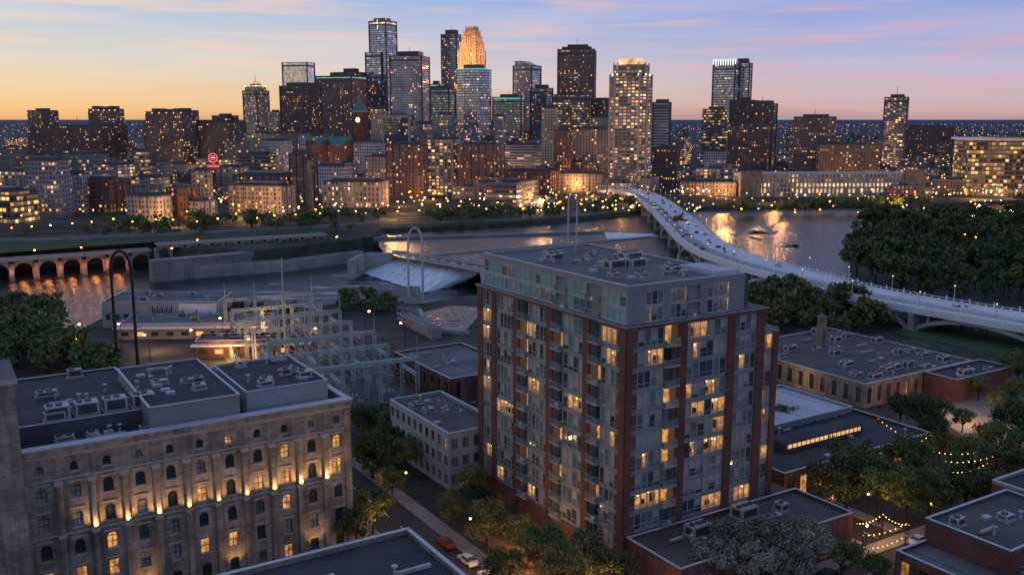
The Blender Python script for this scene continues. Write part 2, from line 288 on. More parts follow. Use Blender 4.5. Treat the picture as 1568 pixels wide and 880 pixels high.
nx,ny=len(xs),len(ys); V=np.stack([X.ravel(),Y.ravel(),Z.ravel()],1)
idx=np.arange(nx*ny).reshape(ny,nx); Q=np.stack([idx[:-1,:-1],idx[:-1,1:],idx[1:,1:],idx[1:,:-1]],-1).reshape(-1,4)
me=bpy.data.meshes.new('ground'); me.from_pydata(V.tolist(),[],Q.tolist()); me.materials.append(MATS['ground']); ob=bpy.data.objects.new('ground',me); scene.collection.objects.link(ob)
def poly(name,pts,z,m,sub=None):
    mb=MB(); mb.face([(p[0],p[1],z) for p in pts],m,[(p[0],p[1]) for p in pts]); return mb.build(name)
def grow(poly_,k=6):
    cx=sum(p[0] for p in poly_)/len(poly_); cy=sum(p[1] for p in poly_)/len(poly_); return [(p[0]+(p[0]-cx)*.012,p[1]+(p[1]-cy)*.02) for p in poly_]
poly('river_water',grow(upper),-3,'water'); poly('river_water',grow(lower),-13,'water')
poly('river_rapids',[G(345,455,-13),G(430,430,-13),G(537,414,-13),G(640,448,-13),G(700,437,-13),G(700,452,-13),G(560,474,-13),G(400,476,-13)],-12.95,'rapids')
# ------------------------------------------------ detailed facade pieces
def room(mb,fr,s0,s1,z0,z1,d=1.6):
    q=lambda pts,m: mb.face([fr.p(*p) for p in pts],m)
    q([(s0,-d,z0),(s1,-d,z0),(s1,-d,z1),(s0,-d,z1)],'lit_wall'); q([(s0,-.1,z1),(s1,-.1,z1),(s1,-d,z1),(s0,-d,z1)],'lit_ceil')
    q([(s0,-.1,z0),(s1,-.1,z0),(s1,-d,z0),(s0,-d,z0)],'lit_floor'); q([(s0,-.1,z0),(s0,-d,z0),(s0,-d,z1),(s0,-.1,z1)],'lit_wall'); q([(s1,-.1,z0),(s1,-d,z0),(s1,-d,z1),(s1,-.1,z1)],'lit_wall')
    for k in range(R.randint(1,3)):
        a=R.uniform(s0,s1-.5); w=R.uniform(.3,.9); mb.box(fr,a,min(s1,a+w),-d+.05,-d+.5,z0,z0+R.uniform(.6,1.9),'frame')
    for k in range(R.randint(1,3)): mb.blob(fr.p(R.uniform(s0+.2,s1-.2),-.9,z1-R.uniform(.3,.9)),.14,'bulb')
    if R.random()<.5:
        a=s0 if R.random()<.5 else s1-(s1-s0)*.25; q([(a,-.25,z0),(a+(s1-s0)*.25,-.25,z0),(a+(s1-s0)*.25,-.25,z1),(a,-.25,z1)],'glass_c')
def glassbay(mb,fr,s0,s1,z0,fh,lit,sp_='panel',gl=('glass_a','glass_b','glass_b','glass_c'),sill=.55,head=.32,fm='frame_light',pw=1.35):
    mb.box(fr,s0,s1,-.3,0,z0,z0+sill,sp_); mb.box(fr,s0,s1,-.3,.002,z0+fh-head,z0+fh-.02,sp_)
    za,zb=z0+sill,z0+fh-head; n=max(1,round((s1-s0)/pw)); w=(s1-s0)/n
    for i in range(n+1): mb.box(fr,s0+i*w-.05,s0+i*w+.05,-.2,.05,za,zb,fm)
    mb.box(fr,s0,s1,-.16,.02,za+.62,za+.68,fm)
    L=R.random()<lit; k0=R.randint(0,max(0,n-2)); k1=n if R.random()<.5 else R.randint(k0+1,n)
    if L: room(mb,fr,s0+k0*w+.02,s0+k1*w-.02,za,zb)
    for i in range(n):
        if L and k0<=i<k1: continue
        g=R.choice(gl); o=-.10
        mb.face([fr.p(s0+i*w,o,za),fr.p(s0+i*w+w,o,za),fr.p(s0+i*w+w,o,zb),fr.p(s0+i*w,o,zb)],g)
        if R.random()<.35:
            h=(zb-za)*R.uniform(.2,.8); mb.face([fr.p(s0+i*w+.05,o+.01,zb-h),fr.p(s0+i*w+w-.05,o+.01,zb-h),fr.p(s0+i*w+w-.05,o+.01,zb),fr.p(s0+i*w+.05,o+.01,zb)],'glass_c')
def balcony(mb,fr,s0,s1,z0,fh,lit,proj=.9):
    mb.box(fr,s0,s1,-1.7,proj,z0-.14,z0+.1,'concrete',bot=True)
    for s in (s0,s1-.02): mb.face([fr.p(s,-1.7,z0),fr.p(s,0,z0),fr.p(s,0,z0+fh),fr.p(s,-1.7,z0+fh)],'panel')
    o=proj-.06; mb.box(fr,s0+.05,s1-.05,o-.03,o+.03,z0+1.12,z0+1.18,'frame_light')
    n=max(2,int((s1-s0)/.16))
    for i in range(n+1):
        a=s0+.07+(s1-s0-.14)*i/n; mb.face([fr.p(a-.018,o,z0+.1),fr.p(a+.018,o,z0+.1),fr.p(a+.018,o,z0+1.12),fr.p(a-.018,o,z0+1.12)],'frame_light')
    for s in (s0+.07,s1-.07): mb.box(fr,s-.03,s+.03,0,o,z0+1.12,z0+1.18,'frame_light'); mb.face([fr.p(s,0,z0+.1),fr.p(s,o,z0+.1),fr.p(s,o,z0+.95),fr.p(s,0,z0+.95)],'glass_b')
    if R.random()<.5: a=R.uniform(s0+.3,s1-.8); mb.box(fr,a,a+.45,.1,.5,z0+.1,z0+.6,R.choice(['frame','white_paint','car_red']))
    g='lit_pane' if R.random()<lit else R.choice(['glass_a','glass_c','glass_b'])
    mb.face([fr.p(s0,-1.55,z0+.1),fr.p(s1,-1.55,z0+.1),fr.p(s1,-1.55,z0+fh-.3),fr.p(s0,-1.55,z0+fh-.3)],g)
    for i in range(3): a=s0+(s1-s0)*i/2; mb.box(fr,max(s0,a-.05),min(s1,a+.05),-1.56,-1.48,z0+.1,z0+fh-.3,'frame')
def opening(mb,fr,s0,s1,z0,z1,ww,wz0,wz1,m,arch=0,depth=.35,pane='glass_a',fm='frame',mull=(1,1),o=0,trim=None):
    sc=(s0+s1)/2; a,b=sc-ww/2,sc+ww/2
    def q(pts,mm): mb.face([fr.p(p[0],p[1]+o,p[2]) for p in pts],mm,[(p[0],p[2]) for p in pts])
    q([(s0,0,z0),(a,0,z0),(a,0,z1),(s0,0,z1)],m); q([(b,0,z0),(s1,0,z0),(s1,0,z1),(b,0,z1)],m); q([(a,0,z0),(b,0,z0),(b,0,wz0),(a,0,wz0)],m)
    n=8 if arch else 1; zs=wz1-arch; pts=[]
    for i in range(n+1):
        t=i/n; x=a+(b-a)*t; pts.append((x,zs+ (arch*math.sqrt(max(0,1-(2*t-1)**2)) if arch else 0)))
    for i in range(n):
        (xa,za),(xb,zb)=pts[i],pts[i+1]; q([(xa,0,za),(xb,0,zb),(xb,0,z1),(xa,0,z1)],m); q([(xa,0,za),(xb,0,zb),(xb,-depth,zb),(xa,-depth,za)],m)
        q([(xa,-depth,wz0),(xb,-depth,wz0),(xb,-depth,zb),(xa,-depth,za)],pane)
    q([(a,0,wz0),(a,-depth,wz0),(a,-depth,zs),(a,0,zs)],m); q([(b,0,wz0),(b,-depth,wz0),(b,-depth,zs),(b,0,zs)],m)
    mb.box(fr,a-.12,b+.12,o-depth,o+.1,wz0-.16,wz0,trim or 'stone_trim',bot=True)
    for i in range(1,mull[0]+1):
        x=a+(b-a)*i/(mull[0]+1); mb.box(fr,x-.04,x+.04,o-depth,o-depth+.07,wz0,wz1-arch*.15,fm)
    for i in range(1,mull[1]+1):
        zc=wz0+(zs-wz0)*i/(mull[1]+(0 if arch else 1)); mb.box(fr,a,b,o-depth,o-depth+.08,zc-.04,zc+.04,fm)
    for x in (a,b-.07): mb.box(fr,x,x+.07,o-depth,o-depth+.08,wz0,zs,fm)
def hvac(mb,fr,a,b,z,w=3,d=2,h=1.6,m='metal_unit'):
    mb.box(fr,a-.2,a+w+.2,b-.2,b+d+.2,z,z+.25,'concrete'); mb.box(fr,a,a+w,b,b+d,z+.3,z+h,m)
    for i in range(int(w/1.3)): mb.cyl(fr,a+.7+i*1.3,b+d/2,.5,z+h,z+h+.25,'metal_dark',10)
    mb.box(fr,a+w*.1,a+w*.9,b-.03,b,z+.5,z+h-.2,'metal_dark'); mb.box(fr,a-.03,a,b+d*.2,b+d*.8,z+.5,z+h-.3,'metal_dark')
def roofclutter(mb,fr,a0,a1,b0,b1,z,n,big=1.0):
    for i in range(n):
        a=R.uniform(a0+.5,a1-3);b=R.uniform(b0+.5,b1-2.5);t=R.random()
        if t<.35: hvac(mb,fr,a,b,z,R.uniform(1.6,3.4)*big,R.uniform(1.2,2.2)*big,R.uniform(.9,1.8)*big)
        elif t<.6: mb.cyl(fr,a,b,.22,z,z+R.uniform(.6,1.3),'metal_unit',8); mb.cyl(fr,a,b,.4,z+1.3,z+1.5,'metal_unit',8)
        elif t<.8: mb.box(fr,a,a+1.4,b,b+1.1,z,z+.5,'metal_unit',top='roof_white')
        else: mb.box(fr,a,a+R.uniform(2,5),b,b+.4,z+.3,z+.7,'metal_unit',bot=True); mb.box(fr,a,a+.3,b,b+.4,z,z+.3,'metal_dark')
def parapet(mb,fr,a0,a1,b0,b1,z,h=.9,t=.35,m='panel',cop='coping'):
    for (x0,x1,y0,y1) in ((a0,a1,b0,b0+t),(a0,a1,b1-t,b1),(a0,a0+t,b0+t,b1-t),(a1-t,a1,b0+t,b1-t)):
        mb.box(fr,x0,x1,y0,y1,z,z+h,m); mb.box(fr,x0-.06,x1+.06,y0-.06,y1+.06,z+h+.001,z+h+.1,cop,bot=True)
# ------------------------------------------------ MAIN APARTMENT TOWER
ANG=math.radians(32); T=Fr(18.05,145,ANG); e1,e2=T.d,T.n
def LB(u,v,z): return T.inv(*G(u,v,z))
def faces(fr,a0,a1,b0,b1):
    """front (-b) face along a ; left (-a) face along b"""
    o=fr.p(a0,b0,0); r=Fr(o[0],o[1],flip=(fr.d,(-fr.n[0],-fr.n[1]))); l=Fr(o[0],o[1],flip=(fr.n,(-fr.d[0],-fr.d[1]))); return r,l
mb=MB(); FH=3.43; zp=7.0
RF,LF=faces(T,0,30.5,0,46.5)
ztop=48.2
mb.box(T,2.2,28.5,2.2,45,0,ztop-1.1,'panel_dark'); mb.box(T,28,33,3.2,40,0,33,'panel_dark')
LS=[('k',1.3),('g',5.2),('b',2.9),('k',1.9),('g',6.0),('b',3.0),('k',1.9),('g',6.2),('b',2.9),('k',1.9),('g',6.4),('k',1.6),('g',3.6),('k',1.7)]
RS=[('k',1.0),('g',6.6),('b',3.0),('k',1.9),('g',4.6),('g',4.6),('k',1.7),('g',5.2),('k',1.9)]
def runface(fr,segs,z0,n,lit,brick='brick_dark'):
    s=0
    for t,w in segs:
        if t=='k':
            mb.box(fr,s,s+w,-2.3,.32,0,z0+n*FH,brick)
        else:
            for k in range(n):
                z=z0+k*FH
                if t=='g': glassbay(mb,fr,s,s+w,z,FH,lit)
                else: balcony(mb,fr,s,s+w,z,FH,lit)
        s+=w
    return s
NB=10
runface(LF,LS,zp-FH*2+FH,11,.27); runface(RF,RS,zp,NB,.38)
zb=zp+NB*FH
mb.box(T,-.32,30.8,-.32,0,0,zp,'brick_dark'); mb.box(T,-.32,0,-.32,46.8,0,zp-FH,'brick_dark')
mb.box(T,-.45,30.9,-.45,46.9,zb,zb+.5,'brick_dark',top='roof_grey',bot=True); mb.box(T,-.55,31,-.55,47,zb+.5,zb+.62,'coping',top='roof_grey',bot=True)
mb.box(T,29.5,30.7,2.3,46,0,zb,'brick_dark'); mb.box(T,2,30,45.2,46.6,0,zb,'brick_dark')
WR=Fr(*T.p(30.8,1.2,0)[:2],flip=(T.d,(-T.n[0],-T.n[1])))
s=0
for t,w in (('g',3.2),('k',1.3)):
    for k in range(9):
        if t=='g': glassbay(mb,WR,s,s+w,zp+k*FH-1,FH,.34)
    if t=='k': mb.box(WR,s,s+w,-3,.3,0,zp+9*FH-1,'brick_dark')
    s+=w
mb.box(T,30.8,35.3,1.0,30,zp+9*FH-1,zp+9*FH-.2,'panel',top='roof_grey',bot=True)
mb.box(T,35.0,35.3,1.4,30,0,zp+9*FH-1,'brick_dark')
PR=Fr(*T.p(.6,.6,0)[:2],flip=(T.d,(-T.n[0],-T.n[1]))); PL=Fr(*T.p(.6,.6,0)[:2],flip=(T.n,(-T.d[0],-T.d[1])))
z0=zb+.62; ph=(ztop-1.0-z0)/2
def prun(fr,segs,gl,lit,pw=1.35):
    s=0
    for t,w in segs:
        for k in range(2):
            z=z0+k*ph
            if t=='g': glassbay(mb,fr,s,s+w,z,ph,lit,'panel_light',gl,sill=.3,head=.25,pw=pw)
            elif t=='b': balcony(mb,fr,s,s+w,z,ph,lit,.5)
            else: mb.box(fr,s,s+w,-.5,.03+k*.002,z,z+ph,'panel')
        s+=w
prun(PL,[('p',.5),('g',6.5),('b',4),('g',5.5),('b',3.5),('g',8),('p',.5),('g',8),('g',8)],('glass_green','glass_green','glass_green','glass_b'),.2,1.6)
prun(PR,[('p',3.6),('g',3.6),('p',1.6),('g',3.4),('b',3),('p',1.6),('g',5.0),('p',3.5)],('glass_a','glass_b'),.35)
mb.box(T,1,25.6,1,44.8,z0,ztop-1,'panel')
mb.box(T,.45,25.9,.45,45.2,ztop-1,ztop-.35,'panel',top='roof_grey',bot=True)
parapet(mb,T,.4,25.95,.4,45.3,ztop-.35,.35,.3)
for (a,b,w,d,h) in ((9,16,3.5,2.2,1.8),(13,15,3.4,2.2,1.8),(6,30,3,2,1.5),(16,8,3,2,1.2),(19,24,4,3,1.4),(9,35,3,2,1.2),(4,9,1.6,1.6,1.0)): hvac(mb,T,a,b,ztop-.35,w,d,h)
roofclutter(mb,T,2,24,3,43,ztop-.35,26,.7)
mb.box(T,20.5,25.5,2.0,11,ztop-.35,ztop+.5,'roof_white')
for k in range(14): mb.box(T,25.5+.2,25.8,2+k*2.6,2.05+k*2.6,ztop,ztop+1,'steel_galv')
mb.beam(T.p(5,6,ztop),T.p(5,6,ztop+5),.12,'metal_unit')
mb.build('apartment_tower')
# podium
mb=MB(); mb.box(T,0.4,40,-13.5,-.5,0,6.2,'redbrick',top='roof_brown'); mb.box(T,36,40,-.5,30,0,6.2,'redbrick',top='roof_brown')
parapet(mb,T,.35,40.05,-13.55,-.5,6.2,.7,.3,'redbrick'); roofclutter(mb,T,4,38,-12,-2,6.2,12); hvac(mb,T,10,-6,6.2,4,2.5,2); hvac(mb,T,22,-5,6.2,4,3,2)
pf,_=faces(T,.4,40,-13.55,0)
for i in range(9): opening(mb,pf,i*4.4,i*4.4+4.4,0,6.1,2.8,.6,4.2,'redbrick',0,.3,pane='lit_pane' if i%3==1 else 'glass_a',o=.02)
mb.build('podium_building')
# ------------------------------------------------ LIMESTONE MILL
mb=MB(); zm=27.0
aR,bF=LB(533,610,zm); aL,_=LB(30,692,zm); nb=11; DEP=33
MF=Fr(*T.p(aL,bF,0)[:2],flip=(T.d,(-T.n[0],-T.n[1]))); Lm=aR-aL; bw=Lm/nb
rows=[(0.2,4.4),(4.4,8.8),(8.8,13.2),(13.2,17.8),(17.8,22.0),(22.0,25.4)]
mb.box(T,aL,aR-.4,bF+.9,bF+DEP,0,zm-1.1,'limestone',top='roof_dark')
for i in range(nb):
    s0=i*bw; s1=s0+bw
    for r,(a,b) in enumerate(rows):
        arch=.65 if r in(2,3,4) else .2
        pane='lit_pane' if R.random()<(.28 if r<5 else .1) else R.choice(['glass_a','glass_a','glass_c','glass_b'])
        ww=1.45 if r<5 else 1.1
        opening(mb,MF,s0,s1,a,b,ww,a+.9,b-1.0,'limestone',arch if r<5 else .5,.5,pane,mull=(1,2))
        if r in (1,2,3,4): mb.box(MF,(s0+s1)/2-1.1,(s0+s1)/2+1.1,0,.14,b-.72,b-.5,'stone_trim',bot=True)
    s,wid=s0,.75
    mb.box(MF,s-wid/2+ (wid/2 if i==0 else 0),s+wid/2,0,.5,0,21.4,'limestone'); mb.cyl(MF,s+.05,.42,.5,13.6,21.2,'limestone',8)
    mb.box(MF,s-.6,s+.6,0,.95,21.2,21.8,'stone_trim',bot=True); mb.box(MF,s-.55,s+.55,0,.85,13.0,13.6,'stone_trim',bot=True)
mb.box(MF,Lm-.9,Lm,0,.5,0,25.2,'limestone')
mb.box(MF,0,Lm,0,.18,13.25,13.5,'stone_trim',bot=True); mb.box(MF,0,Lm,0,.16,21.9,22.1,'stone_trim',bot=True)
mb.box(MF,0,Lm+.3,-.9,.22,25.4,26.0,'stone_trim',bot=True); mb.box(MF,0,Lm+.5,-.9,.55,26.0,26.9,'limestone',bot=True); mb.box(MF,0,Lm+.6,-1,.7,26.9,27.15,'coping',bot=True)
mb.box(T,aR-.4,aR+.3,bF-.1,bF+DEP,0,26.8,'limestone',top='coping'); mb.box(T,aL,aR,bF+DEP-.5,bF+DEP,zm-1.1,zm,'limestone',top='coping')
mb.box(T,aR-.6,aR+.45,bF+.75,bF+DEP+.1,26.85,27.1,'coping',bot=True)
MS=Fr(*T.p(aR+.3,bF,0)[:2],flip=(T.n,(T.d[0],T.d[1])))
for i in range(7):
    for r,(a,b) in enumerate(rows): opening(mb,MS,i*4.6,i*4.6+4.6,a,b,1.4,a+.9,b-1,'limestone',.4,.4,'glass_a',o=.03)
def pent(n,rr,bk,z,zt0,m='panel',roof='roof_dark',win=False):
    a0,b0=LB(*n,z); a1=LB(*rr,z)[0]; b1=LB(*bk,z)[1]; b0=max(b0,bF+1.6)
    mb.box(T,a0,a1,b0,b1,zt0,z-.3,m,top=roof); parapet(mb,T,a0-.1,a1+.1,b0-.1,b1+.1,z-.3,.3,.25,m)
    if win:
        f,_=faces(T,a0,a1,b0,b1); k=int((a1-a0)/2.4); w=(a1-a0)/k
        for i in range(k): opening(mb,f,i*w,i*w+w,zt0,z-.4,1.6,zt0+.9,z-.9,m,0,.2,R.choice(['glass_b','glass_c','glass_b']),o=.03)
    return a0,a1,b0,b1
p=pent((235,632),(372,608),(175,565),30.2,zm-1.1,'panel'); roofclutter(mb,T,*p,29.9,14,.8)
p=pent((377,600),(499,580),(322,560),29.6,zm-1.1,'panel_light',win=True); roofclutter(mb,T,*p,29.3,12,.8)
p=pent((28,655),(225,622),(22,582),28.4,zm-1.1,'panel_dark'); roofclutter(mb,T,*p,28.1,14,1.0)
for k in range(4): hvac(mb,T,p[0]+4+k*4.2,p[2]+1.5,28.1,3.4,2.6,2.2)
roofclutter(mb,T,aL+2,aR-4,bF+2,bF+8,zm-1.1,16,.8)
mb.box(T,aL-22,aL,bF-3.5,bF+9,0,38,'limestone',top='roof_grey'); mb.box(T,aL-22,aL+.3,bF-3.8,bF+9.3,38,38.8,'stone_trim',top='roof_grey',bot=True)
mb.build('limestone_mill_building')
for i in range(2,nb):
    c=MF.p(i*bw+.05,1.6,13.9); spot((c[0],c[1],c[2]),650*R.uniform(.5,1.2),(-MF.n[0]*.6,-MF.n[1]*.6,1),130,(1,.52,.2))
for i in (3,6,9):
    c=MF.p(i*bw+bw/2,1.8,1.2); spot(c,700,(-MF.n[0]*.35,-MF.n[1]*.35,1),80)
for sx in (1.5,6,12):
    c=MS.p(sx,1.4,9.0); spot(c,1800,(-MS.n[0]*.25,-MS.n[1]*.25,1),70,(1,.6,.26))
# ------------------------------------------------ roof in the foreground (bottom)
mb=MB(); a1,b1=LB(625,808,24)
mb.box(T,a1-60,a1,b1-45,b1,0,23.4,'tanbrick',top='roof_dark'); parapet(mb,T,a1-60,a1+.05,b1-45,b1+.05,23.4,.6,.4,'tanbrick')
hvac(mb,T,a1-22,b1-12,23.4,4,3,2.2); hvac(mb,T,a1-16,b1-10,23.4,3,2,1.6); hvac(mb,T,a1-19,b1-17,23.4,5,3,2.4); roofclutter(mb,T,a1-34,a1-2,b1-20,b1-2,23.4,12,.8)
mb.build('flat_roof_building')
def lowblock(name,n,A,B,z,wall='tanbrick',roof='roof_grey',ww=2.0,bay=3.4,fl=3.6,lit=.2,clut=8,big=.9):
    mb=MB(); a0,b0=LB(*n,z)
    if A<0: a0+=A; A=-A
    if B<0: b0+=B; B=-B
    mb.box(T,a0+.3,a0+A-.3,b0+.3,b0+B-.3,0,z-.6,wall,top=roof); parapet(mb,T,a0,a0+A,b0,b0+B,z-.6,.6,.35,wall)
    f,l=faces(T,a0,a0+A,b0,b0+B); nf=max(1,int((z-.6)/fl)); fh=(z-.6)/nf
    for fr,L in ((f,A),(l,B)):
        k=max(1,int(L/bay)); w=L/k
        for i in range(k):
            for j in range(nf): opening(mb,fr,i*w,i*w+w,j*fh,j*fh+fh,ww,j*fh+.9,j*fh+fh-.7,wall,0,.3,'lit_pane' if R.random()<lit else R.choice(['glass_a','glass_b']),mull=(1,0))
    mb.box(T,a0+A-.35,a0+A,b0,b0+B,0,z-.6,wall); mb.box(T,a0,a0+A,b0+B-.35,b0+B,0,z-.6,wall)
    for k in range(int(A/6)): mb.box(T,a0+3+k*6,a0+3.12+k*6,b0+.5,b0+B-.5,z-.6,z-.57,'metal_dark')
    roofclutter(mb,T,a0,a0+A,b0,b0+B,z-.6,clut,big); mb.build(name); return a0,b0
lowblock('grey_office_building',(687,664),13,28,12,'panel_light','roof_brown',1.5,2.6,3.8,.08,12)
lowblock('brown_roof_building',(1372,842),34,-26,9,'redbrick','roof_grey',1.6,3.2,3.2,.15,16)
mb=MB(); a0,b0=LB(1416,792,12.5); mb.box(T,a0,a0+22,b0-14,b0-.2,8,12,'brick_dark',top='roof_brown'); parapet(mb,T,a0,a0+22,b0-14,b0-.1,12,.5,.35,'panel_dark'); roofclutter(mb,T,a0,a0+20,b0-13,b0-2,12,6)
mb.box(T,a0+23,a0+60,b0-18,b0+3,0,12.4,'brick_dark',top='roof_dark'); parapet(mb,T,a0+23,a0+60,b0-18,b0+3,12.4,.5,.35,'panel'); roofclutter(mb,T,a0+24,a0+50,b0-15,b0,12.4,12); mb.build('flat_roof_building')
lowblock('white_roof_building',(1306,622),-36,22,7.5,'panel','roof_white',1.6,3,3.4,.1,10)
lowblock('restaurant_building',(1426,662),-46,24,6.5,'redbrick','roof_dark',2.2,3.6,5.5,.45,10)
a0,b0=LB(1320,650,8.0); mb=MB(); mb.box(T,a0-24,a0,b0,b0+5,6,8,'panel_dark',top='roof_dark'); mb.box(T,a0-23.5,a0-.5,b0-.05,b0,6.9,7.7,'strip_warm')
for i in range(18): mb.box(T,a0-23.5+i*1.37,a0-23.3+i*1.37,b0-.12,b0-.04,6.8,7.8,'frame')
mb.build('clerestory')
aw,bw_=LB(1325,588,6.5); Aw=LB(1535,562,6.5)[0]-aw; Bw=LB(1270,502,6.5)[1]-bw_
a0,b0=lowblock('brick_warehouse',(1325,588),min(70,max(30,Aw)),min(80,max(25,Bw)),6.5,'tanbrick','roof_brown',1.5,3.6,5.5,.22,44,big=1.2)
mb=MB(); x,y=G(1255,560,0); fr=Fr(x,y,ANG); mb.box(fr,-1,1,-1,1,0,15,'tanbrick'); mb.box(fr,-1.15,1.15,-1.15,1.15,15,15.6,'tanbrick',bot=True); mb.build('brick_chimney')
mb=MB(); mb.box(T,a0+24,a0+min(70,Aw)+3,b0-10,b0-.5,0,6,'brick_dark',top='roof_dark'); parapet(mb,T,a0+24,a0+min(70,Aw)+3,b0-10,b0-.5,6,.5,.3,'brick_dark'); roofclutter(mb,T,a0+26,a0+min(70,Aw),b0-9,b0-2,6,10); mb.build('brick_warehouse')
poly('lawn',[G(1365,510),G(1400,496),G(1590,516),G(1560,548)],.05,'lawn')
poly('plaza_pavement',[G(1435,640),G(1440,600),G(1580,590),G(1640,640),G(1560,680),G(1480,670)],.06,'sidewalk')
lowblock('red_brick_powerhouse',(690,580),22,34,8,'redbrick','roof_grey',1.4,4,4.2,.04,8)
# ------------------------------------------------ streets near
def street(name,a0,a1,b0,b1,along):
    mb=MB()
    mb.face([T.p(a0,b0,.03),T.p(a1,b0,.03),T.p(a1,b1,.03),T.p(a0,b1,.03)],'asphalt')
    if along=='b':
        for s in (a0-3,a1): mb.box(T,s,s+3,b0,b1,0,.14,'sidewalk')
        c=(a0+a1)/2; b=b0
        while b<b1: mb.face([T.p(c-.08,b,.04),T.p(c+.08,b,.04),T.p(c+.08,b+3,.04),T.p(c-.08,b+3,.04)],'paint'); b+=8
    else:
        for s in (b0-3,b1): mb.box(T,a0,a1,s,s+3,0,.14,'sidewalk')
        c=(b0+b1)/2; a=a0
        while a<a1: mb.face([T.p(a,c-.08,.04),T.p(a+3,c-.08,.04),T.p(a+3,c+.08,.04),T.p(a,c+.08,.04)],'paint'); a+=8
    mb.build(name)
street('street',-27,-18,-70,130,'b'); street('road',-14,160,-25,-17,'a'); street('street',44,52,-13,110,'b')
mb=MB(); mb.box(T,-13,-.6,-12,30,0,.16,'paver'); mb.box(T,-36,-30.2,-12,60,0,.16,'paver'); mb.build('brick_pavement')
# ------------------------------------------------ skyline towers
def frameof(u0,u1,D,ang,r,z):
    xa,xb=XAT(u0,D,z),XAT(u1,D,z); Wd=xb-xa; th=math.radians(abs(ang)); w=Wd/(math.cos(th)+r*math.sin(th)); d=r*w
    return Fr((xa+xb)/2,D,math.radians(ang)),w,d
def tower(name,u0,u1,vt,D,m,ang=-28,r=.8,pent=True,roof='roof_dark',z0=0,steps=None,ext=None,keep=False,ribs=False):
    zt=ZAT(vt,D); fr,w,d=frameof(u0,u1,D,ang,r,zt*.6); mb=MB(); pr=min(w,d)
    b=(-w/2,w/2,-d/2,d/2)
    mb.box(fr,*b,z0,zt,m,top=roof)
    pm='panel_dark'; t=.5
    for (x0,x1,y0,y1) in ((b[0],b[1],b[2],b[2]+t),(b[0],b[1],b[3]-t,b[3]),(b[0],b[0]+t,b[2]+t,b[3]-t),(b[1]-t,b[1],b[2]+t,b[3]-t)): mb.box(fr,x0,x1,y0,y1,zt,zt+1.1,pm)
    if zt>90:
        for sx in (-1,1):
            for sy in (-1,1): mb.box(fr,sx*w/2-1,sx*w/2+1,sy*d/2-1,sy*d/2+1,z0,zt+1.3,pm)
        mb.box(fr,b[0]-.4,b[1]+.4,b[2]-.4,b[3]+.4,zt-7,zt-4.5,pm,bot=True)
    if pent:
        h=min(9,max(3,zt*.05)); q=R.uniform(.2,.35)
        mb.box(fr,-w*q,w*(q+.05),-d*q,d*q,zt,zt+h,pm)
        for k in range(3): aa=R.uniform(-w*.4,w*.35); bb=R.uniform(-d*.4,d*.3); mb.box(fr,aa,aa+pr*.08,bb,bb+pr*.1,zt,zt+R.uniform(1,3),pm)
        if R.random()<.4: mb.beam(fr.p(0,0,zt+h),fr.p(0,0,zt+h+R.uniform(4,12)),.5,'metal_dark')
    if ribs:
        k=max(2,int(w/6.8))
        for i in range(k+1): a=-w/2+w*i/k; mb.box(fr,a-.4,a+.4,-d/2-.5,-d/2+.01,z0,zt+.4,ribs)
        k=max(2,int(d/6.8))
        for i in range(k+1):
            a=-d/2+d*i/k; sx=-1 if ang>0 else 1
            mb.box(fr,min(sx*w/2,sx*(w/2+.5)),max(sx*w/2,sx*(w/2+.5)),a-.4,a+.4,z0,zt+.4,ribs)
    if ext: ext(mb,fr,w,d,zt)
    mb.build(name); return fr,w,d,zt
def posts(mb,fr,w,d,zt):
    for s in (-1,1): mb.box(fr,s*w*.3-4,s*w*.3+4,-d*.35,d*.35,zt,zt+5,'panel_dark')
    for i in range(6): mb.box(fr,-w/2+w*i/5-.4,-w/2+w*i/5+.4,-d/2-.4,-d/2,zt-1.5,zt-.3,'far_warm')
tower('residential_slab',46,90,170,1600,'f_brown'); tower('office_block',52,190,194,1350,'f_dbrown',-12,.5); tower('office_block',140,190,168,1380,'f_brown',-12,.5,ext=posts)
tower('apartment_slab',226,300,172,1300,'f_brown',-20,.5,ext=posts); tower('apartment_slab',226,375,188,1340,'f_brown',-12,.4); tower('office_block',266,305,170,1500,'f_red'); tower('office_block',327,366,178,1450,'f_dbrown')
def dome(mb,fr,w,d,zt):
    mb.box(fr,-w*.42,w*.42,-d*.42,d*.42,zt,zt+8,'f_cream',top='roof_dark'); r=min(w,d)*.38; z=zt+8
    for k in range(5):
        r1=r*math.cos(k*.3);r2=r*math.cos((k+1)*.3); mb.cyl(fr,0,0,r1,z+r*.8*math.sin(k*.3),z+r*.8*math.sin((k+1)*.3),'win_warm' if k%2==0 else 'copper_roof',12,r2)
    mb.beam(fr.p(0,0,z+r*.7),fr.p(0,0,z+r*.7+14),1.2,'metal_unit',.3)
    for s in(-1,1):
        for t in (-1,1): mb.blob(fr.p(s*w*.4,t*d*.4,zt+9),1.2,'far_white')
tower('domed_office_tower',375,412,140,1750,'f_cream',-30,.9,False,ext=dome)
tower('office_block',412,434,172,1700,'f_tan'); tower('office_tower',432,492,133,1500,'f_dbrown',-30,.9)
tower('mirror_glass_tower',436,482,97,1850,'f_mirror',-15,.6,False,keep=True)
tower('office_tower',487,561,118,1700,'f_brown',-22,.7,ext=lambda mb,fr,w,d,zt:(mb.box(fr,-w/2-.6,w/2+.6,-d/2-.6,d/2+.6,zt-3,zt-1.8,'neon_teal')))
tower('office_tower',515,562,112,1750,'f_brown',-22,.7)
